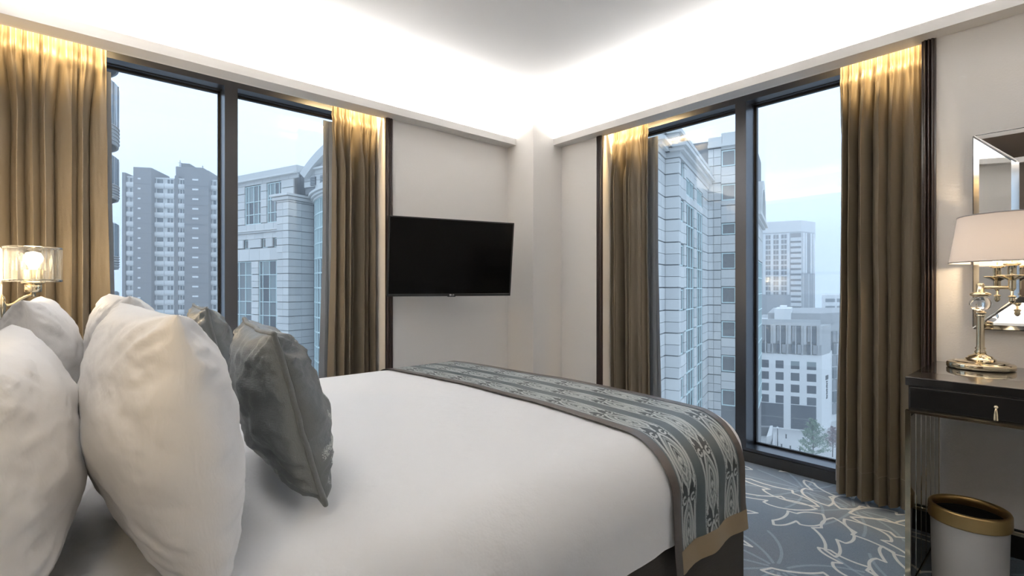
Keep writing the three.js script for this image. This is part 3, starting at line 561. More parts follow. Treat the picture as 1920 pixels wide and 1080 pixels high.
// ---------------------------------------------------------------- the city outside, about 35 m below and around
const GROUND = -34.4, DROP = EYE - GROUND;                 // heights of the city are given relative to the eye as e, so y = e + DROP above the ground
const unit = new THREE.BoxGeometry(1, 1, 1);
const X = {
  stone: [0, 1, 2, 3].map((k) => std({ color: lin(0.60 + 0.03 * k, 0.60 + 0.028 * k, 0.59 + 0.025 * k), roughness: 0.85 })),
  stoneBack: std({ color: lin(0.24, 0.24, 0.24), roughness: 0.9 }),
  bars: std({ color: lin(0.66, 0.80, 0.80), roughness: 0.5 }),
  glass: [[0.12, 0.135, 0.15], [0.17, 0.19, 0.20], [0.24, 0.29, 0.30], [0.085, 0.095, 0.11]].map(([r, g, b]) => std({ color: lin(r, g, b), roughness: 0.12, metalness: 0.15 })),
  louvre: std({ color: lin(0.36, 0.37, 0.38), roughness: 0.7 }),
  brick: std({ color: lin(0.25, 0.245, 0.25), roughness: 0.9 }),
  brickDark: std({ color: lin(0.17, 0.168, 0.17), roughness: 0.9 }),
  render: std({ color: lin(0.76, 0.755, 0.74), roughness: 0.9 }),
  white: std({ color: lin(0.85, 0.85, 0.84), roughness: 0.85 }),
  panelGrey: [[0.42, 0.43, 0.43], [0.30, 0.31, 0.32], [0.53, 0.54, 0.54]].map(([r, g, b]) => std({ color: lin(r, g, b), roughness: 0.6 })),
  roofGrey: std({ color: lin(0.42, 0.42, 0.42), roughness: 0.9 }),
  paving: std({ color: lin(0.55, 0.54, 0.53), roughness: 0.95 }),
  kerb: std({ color: lin(0.62, 0.61, 0.60), roughness: 0.9 }),
  darkMetal: std({ color: lin(0.05, 0.05, 0.052), roughness: 0.6 }),
  blueGlass: std({ color: lin(0.20, 0.25, 0.30), roughness: 0.1, metalness: 0.3 }),
};
// a group that stands on the ground, its axes turned by th degrees from the viewer's; base (x', depth) is its own origin
function cityThing(name, label, category, th, bxx, bd, group) {
  const a = (YAW + th) * R, c = Math.cos(a), s = Math.sin(a);
  return thing(name, label, category, [c * bxx - s * bd, GROUND, -s * bxx - c * bd], a, group);
}
function cityFrame(g, bxx, bd) {
  const cell = (name, mat, x0, x1, e0, e1, d0, d1, parent = g, back) => { // depth d0 (near) to d1 (far)
    const m = put(name, unit, mat, parent);
    m.position.set((x0 + x1) / 2 - bxx, (e0 + e1) / 2 + DROP, -((d0 + d1) / 2 - bd)); m.scale.set(x1 - x0, e1 - e0, d1 - d0);
    return m;
  };
  const geo = (x0, x1, e0, e1, d0, d1) => bx(x0 - bxx, x1 - bxx, e0 + DROP, e1 + DROP, -(d1 - bd), -(d0 - bd));
  return { cell, geo };
}
const cityRand = rng(900);
const pick = (list) => list[Math.floor(cityRand() * list.length)];

structure('ground', bx(-340, 340, GROUND - 1, GROUND, -340, 340), X.paving, 'grey paved ground far below the windows').userData.category = 'ground';

// ---- stone office block with a curved glass bay, seen through both windows (axes turned 30 degrees)
{
  const BX = -8.9, BD = 44.6, g = cityThing('office_building', 'pale stone office block with curved glass bay and heavy cornices', 'building', -30, BX, BD);
  const { cell, geo } = cityFrame(g, BX, BD), LOW = -15;
  put('wall', merge([geo(-76.3, -64.5, -DROP, 16.9, 45, 78), geo(-64.6, -30, -DROP, 16.9, 48.2, 78), geo(-30, -10.3, -DROP, 13.6, 42.3, 61), geo(-10.4, -9.1, -DROP, 13.6, 44.8, 61), geo(-30, -4.2, -DROP, 17.0, 61, 75)]), X.stoneBack, g);
  const T = 0.2, gap = (strong) => strong ? 0.075 : 0.028;
  // rows of panels: every second joint is a deep groove
  const rows = (lo, hi, step = 1, from = 0) => { const out = []; for (let k = Math.floor((lo - from) / step); k * step + from < hi - 0.05; k++) { const a = Math.max(lo, k * step + from), b = Math.min(hi, (k + 1) * step + from); if (b - a > 0.1) out.push([a + (k % 2 === 0 ? 0.085 : 0.025), b - 0.02]); } return out; };
  // facing the viewer at depth d
  const front = (xs, rr, d) => { for (let i = 0; i + 1 < xs.length; i++) for (const [a, b] of rr) cell('stone_panel', pick(X.stone), xs[i] + 0.02, xs[i + 1] - 0.02, a, b, d, d + T); };
  // facing +x' at x
  const sideways = (ds, rr, x) => { for (let i = 0; i + 1 < ds.length; i++) for (const [a, b] of rr) cell('stone_panel', pick(X.stone), x - T, x, a, b, ds[i] + 0.02, ds[i + 1] - 0.02); };
  // a glazed field: frame with bars as one part, panes below it
  function glazing(x0, x1, e0, e1, vx, vy, place, thick = 0.10, tone) {
    // place(a0, a1, e0, e1, n0, n1) -> box geometry with n measured inwards from the face
    const bars = [];
    for (let i = 0; i < vx.length; i++) bars.push(place(vx[i] - thick / 2, vx[i] + thick / 2, e0, e1, 0, 0.16));
    for (let j = 0; j < vy.length; j++) bars.push(place(x0, x1, vy[j] - thick / 2, vy[j] + thick / 2, -0.03, 0.16));
    const f = put('window_frame', merge(bars), X.bars, g);
    for (let i = 0; i + 1 < vx.length; i++) for (let j = 0; j + 1 < vy.length; j++) put('pane', place(vx[i], vx[i + 1], Math.min(vy[j], vy[j + 1]), Math.max(vy[j], vy[j + 1]), 0.10, 0.14), tone ?? pick(X.glass), f);
    return f;
  }
  const onFront = (d) => (a0, a1, e0, e1, n0, n1) => geo(a0, a1, e0, e1, d + n0, d + n1);
  const onSide = (x) => (a0, a1, e0, e1, n0, n1) => geo(x - n1, x - n0, e0, e1, a0, a1);
  const steps = (a, b, n) => Array.from({ length: n + 1 }, (_, k) => lerp(a, b, k / n));
  const down = (a, n, s) => Array.from({ length: n + 1 }, (_, k) => a - k * s);

  // left wing, top storey with tall windows
  front(steps(-76.4, -60.2, 8), [[15.42, 16.02]], 44.6);
  for (const [x0, x1, n] of [[-76.4, -72.7, 2], [-68.7, -67.3, 1], [-63.9, -61.2, 1]]) front(steps(x0, x1, n), rows(9.55, 15.4, 1.17, 9.55), 44.6);
  for (const [x0, x1] of [[-72.64, -68.77], [-67.23, -63.95]]) {
    glazing(x0, x1, 9.55, 15.3, [x0 + 0.05, x0 + (x1 - x0) * 0.2, x0 + (x1 - x0) * 0.52, x0 + (x1 - x0) * 0.82, x1 - 0.05], [9.6, 11.0, 12.9, 15.25], onFront(44.75));
  }
  front(steps(-76.4, -61.2, 7), [[8.62, 9.5]], 44.5);
  cell('ledge', X.stone[3], -76.5, -62, 8.42, 8.62, 44.1, 45); cell('ledge', X.stone[1], -76.5, -62, 8.16, 8.40, 44.3, 45);
  front(steps(-76.4, -63.8, 6), [[7.32, 8.12]], 44.6);
  { const w = [[-73.08, -71.8], [-68.69, -67.52], [-65.92, -64.69]]; let x = -76.4; for (const [a, b] of w) { front([x, a], rows(5.95, 7.3, 1.36, 5.95), 44.6); glazing(a, b, 5.95, 7.25, [a + 0.06, b - 0.06], [6.0, 7.2], onFront(44.95), 0.1); x = b; } front([x, -63.8], rows(5.95, 7.3, 1.36, 5.95), 44.6); }
  front(steps(-76.4, -63.8, 5), [[4.08, 5.85]], 44.5);
  // lower strips of glazing between stone piers
  front([-71, -69.3], rows(LOW, 4.0), 44.6);
  front([-76.4, -76.0], rows(LOW, 4.0), 44.6);
  glazing(-76, -71, LOW, 4.0, [-75.95, -74.4, -72.8, -71.05], down(3.95, 9, 2), onFront(44.8));
  glazing(-69.3, -64, LOW, 4.0, [-69.25, -68.5, -66.9, -65.3, -64.05], down(3.95, 9, 2), onFront(44.8));
  // corner pillar beside the bay
  front([-63.78, -62.4, -61.17], rows(LOW, 12.3), 43.8);
  sideways([43.8, 45.9, 48.0], rows(LOW, 12.3), -61.17);
  cell('pillar_core', X.stoneBack, -63.7, -61.35, -DROP, 12.4, 43.95, 48.1);
  cell('ledge', X.stone[2], -64.4, -60.8, 12.35, 12.75, 43.5, 48); cell('ledge', X.stone[3], -64.6, -60.6, 12.85, 13.15, 43.2, 48);
  // curved bay
  const cxB = -47.5, half = 13, bulge = 4.6, rad = (half * half + bulge * bulge) / (2 * bulge), cd = 47.6 - bulge + rad, a0 = Math.asin(half / rad);
  const arc = (r, t) => [cxB + r * Math.sin(t), cd - r * Math.cos(t)];   // [x', depth]
  const curved = (r0, r1, e0, e1, ta, tb, n) => { // closed curved slab
    const s = new THREE.Shape(); for (let k = 0; k <= n; k++) { const [x, d] = arc(r1, lerp(ta, tb, k / n)); k ? s.lineTo(x - BX, -(d - BD) * -1) : s.moveTo(x - BX, (d - BD)); }
    for (let k = n; k >= 0; k--) { const [x, d] = arc(r0, lerp(ta, tb, k / n)); s.lineTo(x - BX, d - BD); }
    const q = new THREE.ExtrudeGeometry(s, { depth: e1 - e0, bevelEnabled: false, curveSegments: 1 }); q.rotateX(-Math.PI / 2); q.translate(0, e0 + DROP, 0); return q; // shape y = depth becomes -z
  };
  const nB = 20, bars = [], bayTop = 12.2, vy = down(bayTop, 13, 2.03);
  for (let k = 0; k <= nB; k++) { const t = lerp(-a0, a0, k / nB); bars.push(curved(rad - 0.15, rad + 0.06, LOW, bayTop, t - 0.0035, t + 0.0035, 1)); if (k < nB) bars.push(curved(rad - 0.1, rad + 0.04, 3.9, bayTop, t + a0 / nB - 0.0028, t + a0 / nB + 0.0028, 1)); }
  for (const e of vy) bars.push(curved(rad - 0.1, rad + 0.08, e - 0.08, e + 0.08, -a0, a0, 30));
  const bay = put('curved_window_frame', merge(bars), X.bars, g);
  for (let j = 0; j + 1 < vy.length; j++) for (let k = 0; k < 10; k++) put('pane', curved(rad - 0.14, rad - 0.08, vy[j + 1], vy[j], lerp(-a0, a0, k / nB), lerp(-a0, a0, (k + 1) / nB), 1), pick(X.glass), bay);
  put('pane_row', curved(rad - 0.14, rad - 0.08, LOW, bayTop, 0, a0, 16), X.glass[0], bay);
  put('curved_cornice', merge([curved(rad - 2, rad + 0.25, 12.2, 12.5, -a0 * 1.03, a0 * 1.03, 40), curved(rad - 2, rad + 0.55, 12.55, 12.85, -a0 * 1.03, a0 * 1.03, 40), curved(rad - 2, rad + 0.85, 12.9, 13.2, -a0 * 1.03, a0 * 1.03, 40)]), X.stone[3], g);
  for (let k = 0; k < 12; k++) put('stone_panel', curved(rad - 1, rad + 0.1, 13.25, 14.1, lerp(-a0, a0, k / 24) + 0.001, lerp(-a0, a0, (k + 1) / 24) - 0.001, 2), pick(X.stone), g);
  // gable above the bay
  front(steps(-60.2, -34, 12), [[14.15, 14.9], [14.95, 15.7], [15.75, 16.4]], 45.6);
  cell('gable_wall', X.stoneBack, -60.2, -34.5, 13.2, 17.0, 45.8, 48.4);
  cell('ledge', X.stone[3], -60.8, -55.4, 16.35, 16.6, 45.1, 46);
  for (const [a, b] of [[-58.71, -57.66], [-56.68, -55.6]]) { const v = cell('vent', X.darkMetal, a, b, 14.25, 15.4, 45.5, 45.62); for (let k = 0; k < 5; k++) cell('louvre', X.louvre, a, b, 14.3 + k * 0.22, 14.42 + k * 0.22, 45.4, 45.55); }
  { // round-headed window and arched pediment
    const arch = (w, e0, r, ring) => { const s = new THREE.Shape(); s.moveTo(-w, e0); s.lineTo(-w, 0); s.absarc(0, 0, w, Math.PI, 0, true); s.lineTo(w, e0); return s; };
    const aw = put('arched_window', new THREE.ExtrudeGeometry(arch(1.5, -1.6), { depth: 0.15, bevelEnabled: false, curveSegments: 16 }), X.bars, g); aw.position.set(-51.5 - BX, 15.5 + DROP, -(45.5 - BD));
    const ap = put('arched_pane', new THREE.ExtrudeGeometry(arch(1.3, -1.5), { depth: 0.1, bevelEnabled: false, curveSegments: 16 }), X.glass[2], g); ap.position.set(-51.5 - BX, 15.5 + DROP, -(45.42 - BD));
    const C = [-47.5, 3.6], ro = 18.4, ri = 17.2, t0 = Math.asin(12.6 / ro);
    const s = new THREE.Shape(); for (let k = 0; k <= 40; k++) { const t = lerp(-t0, t0, k / 40); const p = [C[0] + ro * Math.sin(t), C[1] - 1.0 + ro * Math.cos(t)]; k ? s.lineTo(...p) : s.moveTo(...p); }
    for (let k = 40; k >= 0; k--) { const t = lerp(-t0, t0, k / 40) * 0.985; s.lineTo(C[0] + ri * Math.sin(t), C[1] - 1.0 + ri * Math.cos(t)); }
    const pd = put('pediment_arch', new THREE.ExtrudeGeometry(s, { depth: 2.5, bevelEnabled: false }), X.stone[2], g); pd.position.set(-BX, DROP, -(47.3 - BD));
    const f = new THREE.Shape(); for (let k = 0; k <= 40; k++) { const t = lerp(-t0, t0, k / 40); const p = [C[0] + ri * 1.01 * Math.sin(t), C[1] - 1.0 + ri * 1.01 * Math.cos(t)]; k ? f.lineTo(...p) : f.moveTo(...p); } f.lineTo(C[0] + 12, 16.3); f.lineTo(C[0] - 12, 16.3);
    const pf = put('pediment_field', new THREE.ExtrudeGeometry(f, { depth: 1, bevelEnabled: false }), X.stone[1], g); pf.position.set(-BX, DROP, -(46.7 - BD));
  }
  cell('parapet', X.stone[1], -76.5, -60.2, 16.1, 17.15, 44.4, 46); cell('cornice', X.stone[3], -76.8, -60.3, 15.98, 16.2, 44.0, 46);

  // right-hand corner tower, seen through the window by the desk
  const tr = rows(LOW, 11.4);
  front([-14.4, -12.9, -11.5, -10.1], tr, 42.0);
  sideways([42.0, 43.3, 44.6], tr, -10.1);
  front([-10.1, -8.9], tr, 44.6);
  sideways([44.6, 45.4], tr, -8.9);
  for (const [a, b] of [[46.9, 47.9], [52.0, 53.5], [57.2, 60.8]]) sideways(b - a > 2 ? [a, (a + b) / 2, b] : [a, b], tr, -8.9);
  for (let k = -4; k <= 2; k++) { const e = 2 + 4 * k; glazing(45.4, 46.9, e, e + 1.85, [45.45, 46.85], [e + 0.05, e + 1.8], onSide(-9.05), 0.1, X.glass[0]); for (const [a, b] of rows(e + 1.9, e + 3.95, 1, e + 1.95)) cell('stone_panel', pick(X.stone), -9.1, -8.9, a, b, 45.42, 46.88); }
  glazing(47.9, 52.0, LOW, 8.0, steps(47.95, 51.95, 3), down(7.95, 11, 2), onSide(-9.0));
  glazing(53.5, 57.2, LOW, 8.0, steps(53.55, 57.15, 3), down(7.95, 11, 2), onSide(-9.0));
  for (const [a, b] of [[47.9, 52], [53.5, 57.2]]) { sideways(steps(a, b, 2), [[8.05, 8.7], [10.35, 11.4]], -8.9); for (let k = 0; k < 2; k++) { const p = lerp(a, b, k / 2) + 0.2, q = lerp(a, b, (k + 1) / 2) - 0.2; glazing(p, q, 8.75, 10.3, [p + 0.05, (p + q) / 2, q - 0.05], [8.8, 10.25], onSide(-9.0), 0.1); } }
  // cornice and parapet of the tower, stepping round its corners
  for (const [e0, e1, o, m] of [[11.45, 11.95, 0.1, 0], [11.95, 12.25, 0.45, 3], [12.25, 12.55, 0.75, 2]]) put('cornice', merge([geo(-30, -10.1 + o, e0, e1, 42 - o, 61), geo(-10.2, -8.9 + o, e0, e1, 44.6 - o, 60.8)]), X.stone[m], g);
  put('parapet_core', merge([geo(-30, -10.3, 12.5, 13.85, 42.2, 61), geo(-10.4, -9.1, 12.5, 13.85, 44.8, 60.8)]), X.stoneBack, g);
  front([-14.4, -12.9, -11.5, -10.1], [[12.6, 13.6]], 42.0); sideways([42, 44.6], [[12.6, 13.6]], -10.1); front([-10.1, -8.9], [[12.6, 13.6]], 44.6); sideways(steps(44.6, 60.8, 5), [[12.6, 13.6]], -8.9);
  put('coping', merge([geo(-30, -9.9, 13.6, 13.95, 41.8, 61), geo(-10.2, -8.7, 13.6, 13.95, 44.4, 60.8)]), X.stone[3], g);
  // recessed face behind with single windows
  front([-8.9, -8.3, -7.5], rows(LOW, 16.1), 60.8);
  for (let k = -4; k <= 3; k++) {
    const e = 2.2 + 3.9 * (k - 0); const top = k === 1 ? 1.25 : 1.8;
    glazing(-7.45, -6.0, e, e + top, [-7.4, -6.05], [e + 0.05, e + top - 0.05], onFront(60.95), 0.12, k === -2 ? X.glass[2] : X.glass[0]);
    front([-7.5, -6.0], rows(e + top + 0.02, e + 3.88, 1, e + top), 60.8);
  }
  front([-6.0, -4.0], rows(LOW, 16.1, 1), 60.8);
  cell('cornice', X.stone[3], -8.9, -3.8, 16.1, 16.4, 60.4, 61.2);
  front([-8.9, -7.4, -5.8, -4.0], [[16.45, 17.3]], 60.7);
  // far wing seen edge-on past the mullion
  sideways([61, 64, 67, 70, 73, 75], [[6.2, 7.4], [3.4, 6.1]], -4.0);
  glazing(61.2, 74.8, LOW, 3.3, steps(61.3, 74.7, 9), down(3.25, 9, 2), onSide(-4.1));
  put('cornice', merge([geo(-6, -3.4, 8.2, 8.6, 60.9, 76), geo(-6, -3.7, 7.9, 8.2, 60.9, 75.6)]), X.stone[3], g);
  sideways([61, 65.7, 70.4, 75], [[7.45, 7.85]], -4.0);
  { const s = new THREE.Shape(); s.absarc(0, 0, 4.2, 0, Math.PI, false); s.lineTo(-3.2, 0); s.absarc(0, 0, 3.2, Math.PI, 0, true); const q = new THREE.ExtrudeGeometry(s, { depth: 1.2, bevelEnabled: false, curveSegments: 24 }); q.rotateY(Math.PI / 2); const o = put('pediment_arch', q, X.stone[2], g); o.position.set(-4.6 - BX, 8.6 + DROP, -(66.5 - BD));
    const w = new THREE.Shape(); w.absarc(0, 0, 3.2, 0, Math.PI, false); const q2 = new THREE.ExtrudeGeometry(w, { depth: 0.6, bevelEnabled: false, curveSegments: 24 }); q2.rotateY(Math.PI / 2); const o2 = put('pediment_field', q2, X.stone[0], g); o2.position.set(-4.7 - BX, 8.6 + DROP, -(66.5 - BD)); }
  // keep the three hundred largest panels single, join the rest
  const panels = g.children.filter((o) => o.name === 'stone_panel' && o.geometry === unit);
  const seen = panels.map((o) => { g.updateMatrixWorld(true); const p = new THREE.Vector3().setFromMatrixPosition(o.matrixWorld); return [o, Math.max(o.scale.x, o.scale.z) * o.scale.y / p.distanceToSquared(camera.position)]; }).sort((a, b) => b[1] - a[1]);
  const rest = seen.slice(285).map(([o]) => o), byMat = new Map();
  for (const o of rest) { o.updateMatrix(); const q = bx(-0.5, 0.5, -0.5, 0.5, -0.5, 0.5).applyMatrix4(o.matrix); g.remove(o); if (!byMat.has(o.material)) byMat.set(o.material, []); byMat.get(o.material).push(q); }
  for (const [m, list] of byMat) put('stone_cladding', merge(list), m, g).userData.kind = 'stuff';
}

// ---- residential tower far left
{
  const S = 160 / 141, BX = -57 * S, BD = 160, g = cityThing('residential_tower', 'tall pale blue residential tower with dark stair cores', 'building', 13, BX, BD);
  const { cell, geo } = cityFrame(g, BX, BD), s = (x) => x * S, st = 2.457 * S;
  put('body', geo(s(-66.4), s(-40), -DROP, s(27.9), 161.2, 176), X.brick, g);
  const core = (x0, x1, top, d0) => cell('stair_core', X.brick, s(x0), s(x1), -DROP, s(top), d0, 170);
  core(-66.76, -66.02, 28.7, 160); core(-63.7, -59.8, 29.9, 158.5); core(-55.37, -54.52, 28.6, 160.6); core(-52.49, -47.03, 29.9, 158.5);
  cell('roof_house', X.brick, s(-55.95), s(-49.6), s(27), s(31.4), 163, 172); cell('roof_house', X.brickDark, s(-55.1), s(-53.1), s(31.4), s(32.5), 164, 170);
  { const m = put('aerial', merge([geo(s(-55.7), s(-55.6), s(31.4), s(33.4), 165, 165.2), geo(s(-56.1), s(-55.2), s(32.7), s(32.8), 165, 165.2), geo(s(-56.0), s(-55.3), s(32.1), s(32.2), 165, 165.2), geo(s(-50.4), s(-50.3), s(31.4), s(32.4), 165, 165.2), geo(s(-50.6), s(-50.1), s(32), s(32.1), 165, 165.2)]), X.brick, g); }
  const bays = [[-66.02, -63.7, [[-65.4, -64.9], [-64.5, -64.0]]], [-59.8, -57.6, [[-59.45, -58.0]]], [-57.6, -55.37, [[-57.1, -56.5], [-56.35, -55.75]]], [-54.52, -52.49, [[-54.2, -53.7], [-53.6, -53.15], [-52.95, -52.55]]], [-47.03, -45.0, [[-46.6, -45.9]]], [-45.0, -42.5, [[-44.5, -43.4]]]];
  const round = (w) => { const q = new THREE.Shape(); q.moveTo(0, 0); q.lineTo(0, 1.45); q.lineTo(0.55, 1.45); q.bezierCurveTo(0.75, 0.9, 0.75, 0.4, 0.35, 0.02); q.closePath(); return new THREE.ExtrudeGeometry(q, { depth: w, bevelEnabled: false, curveSegments: 5 }).rotateY(Math.PI / 2 * -1).translate(0, 0, 0); };
  const frames = [], sills = [];
  for (const [x0, x1, ws] of bays) {
    const w = s(x1) - s(x0), sp = round(w - 0.12);          // extrude along -x' after the turn; front bulges towards the viewer
    for (let k = 0; k < 17; k++) {
      const e = s(27.02) - k * st;                            // window centre of that floor
      if (e < -16) break;
      const q = put('spandrel', sp, X.render, g); q.position.set(s(x1) - 0.06 - BX, e - 0.85 - 1.25 + DROP, -(160.9 - BD)); q.rotation.y = 0;
      for (const [a, b] of ws) { cell('window', pick([X.glass[0], X.glass[1], X.glass[0], X.panelGrey[1]]), s(a), s(b), e - 0.55, e + 0.62, 160.95, 161.1); frames.push(geo(s(a) - 0.1, s(b) + 0.1, e + 0.62, e + 0.74, 160.8, 161.2), geo(s(a) - 0.12, s(a), e - 0.55, e + 0.62, 160.8, 161.2), geo(s(b), s(b) + 0.12, e - 0.55, e + 0.62, 160.8, 161.2)); }
      sills.push(geo(s(x0) + 0.05, s(x1) - 0.05, e + 0.74, e + 1.05, 160.7, 161.2));
    }
    cell('bay_back', X.render, s(x0), s(x1), -DROP, s(28.0), 161.1, 161.3);
  }
  put('window_surrounds', merge(frames), X.white, g); put('lintels', merge(sills), X.render, g);
  for (let k = 0; k < 16; k++) { const e = s(27.05) - k * st; cell('stair_window', X.white, s(-62.72), s(-62.15), e - 0.18, e + 0.24, 158.4, 158.6); cell('stair_window', X.white, s(-50.68), s(-49.34), e + 0.15, e + 0.62, 158.4, 158.6); }
  const coreLines = []; for (let k = 0; k < 17; k++) { const e = s(25.8) - k * st; coreLines.push(geo(s(-63.72), s(-59.78), e, e + 0.10, 158.46, 158.6), geo(s(-52.51), s(-47.01), e, e + 0.10, 158.46, 158.6)); }
  put('floor_lines', merge(coreLines), X.brickDark, g);
}

// ---- neighbouring tower with rounded glass bays at the left edge
{
  const k = 26, t = (222 - 960) / 925, rr = 2.6, g = (() => { // right limb of the bays at the direction t
    const a = YAW * R, f = k, r = t * k - rr * 1.27, c = Math.cos(a), s = Math.sin(a); return thing('glass_tower', 'blue glass tower with rounded stacked bays beside the bedside curtain', 'building', [c * r - s * f, GROUND, -s * r - c * f], a); })();
  const e = (v) => (539 - v) / 925 * k * 1.0 + DROP;
  put('core', new THREE.CylinderGeometry(rr * 0.8, rr * 0.8, e(60), 40).translate(0, e(60) / 2, 0), X.panelGrey[0], g);
  for (const [v0, v1, v2, v3] of [[-40, 60, 108, 140], [140, 226, 262, 280], [283, 340, 366, 392], [412, 478, 502, 512], [545, 640, 668, 690], [712, 800, 830, 850]]) {
    const b = put('bay', lathe([[0, e(v0)], [rr * 0.97, e(v0)], [rr, e(v0 + 3)], [rr, e(v1)]], 48), X.blueGlass, g);
    put('mesh_band', lathe([[rr * 1.0, e(v1)], [rr * 1.0, e(v2)], [rr * 0.96, e(v2)]], 48), X.panelGrey[1], b);
    put('soffit', lathe([[rr * 0.96, e(v2)], [rr * 0.62, e(v3)], [0, e(v3)]], 48), X.darkMetal, b);
    const bars = []; for (let q = 0; q < 24; q++) bars.push(bx(-0.03, 0.03, e(v1), e(v0 + 3), rr, rr + 0.03).rotateY(q / 24 * 6.283)); for (let q = 0; q < 5; q++) { const y = lerp(e(v1), e(v2), q / 5); bars.push(new THREE.TorusGeometry(rr + 0.02, 0.03, 5, 48).rotateX(Math.PI / 2).translate(0, y, 0)); }
    put('glazing_bars', merge(bars), X.louvre, b);
  }
}

// ---- faces between plan points (u, k): used by the towers whose sides do not meet at right angles
const planPoint = (u, k) => { const a = YAW * R, r = (u - 960) / 925 * k, f = k; return [Math.cos(a) * r - Math.sin(a) * f, -Math.sin(a) * r - Math.cos(a) * f]; };
function prism(g, name, pts, e0, e1, mat, parent) { // world plan points -> prism standing in the group g
  const s = new THREE.Shape(); pts.forEach(([x, z], i) => { const p = [x - g.position.x, -(z - g.position.z)]; i ? s.lineTo(...p) : s.moveTo(...p); });
  return put(name, new THREE.ExtrudeGeometry(s, { depth: e1 - e0, bevelEnabled: false }).rotateX(-Math.PI / 2).translate(0, e0 + DROP, 0), mat, parent ?? g);
}
// boxes on the face from a to b: s in 0..1 along it, n outwards
function faceTools(g, a, b) {
  const L = Math.hypot(b[0] - a[0], b[1] - a[1]), dx = (b[0] - a[0]) / L, dz = (b[1] - a[1]) / L, turn = Math.atan2(-dz, dx); // outward normal is (-dz, dx) turned towards the viewer
  const geo = (s0, s1, e0, e1, n0, n1) => { const q = bx(s0, s1, e0 + DROP, e1 + DROP, n0, n1); q.rotateY(turn); q.translate(a[0] - g.position.x, 0, a[1] - g.position.z); return q; };
  const cell = (name, mat, s0, s1, e0, e1, n0, n1, parent = g) => { const m = put(name, unit, mat, parent); const sx = (s0 + s1) / 2, nn = (n0 + n1) / 2; m.position.set(a[0] - g.position.x + dx * sx - dz * nn, (e0 + e1) / 2 + DROP, a[1] - g.position.z + dz * sx + dx * nn); m.rotation.y = turn; m.scale.set(s1 - s0, e1 - e0, n1 - n0); return m; };
  return { L, geo, cell };
}
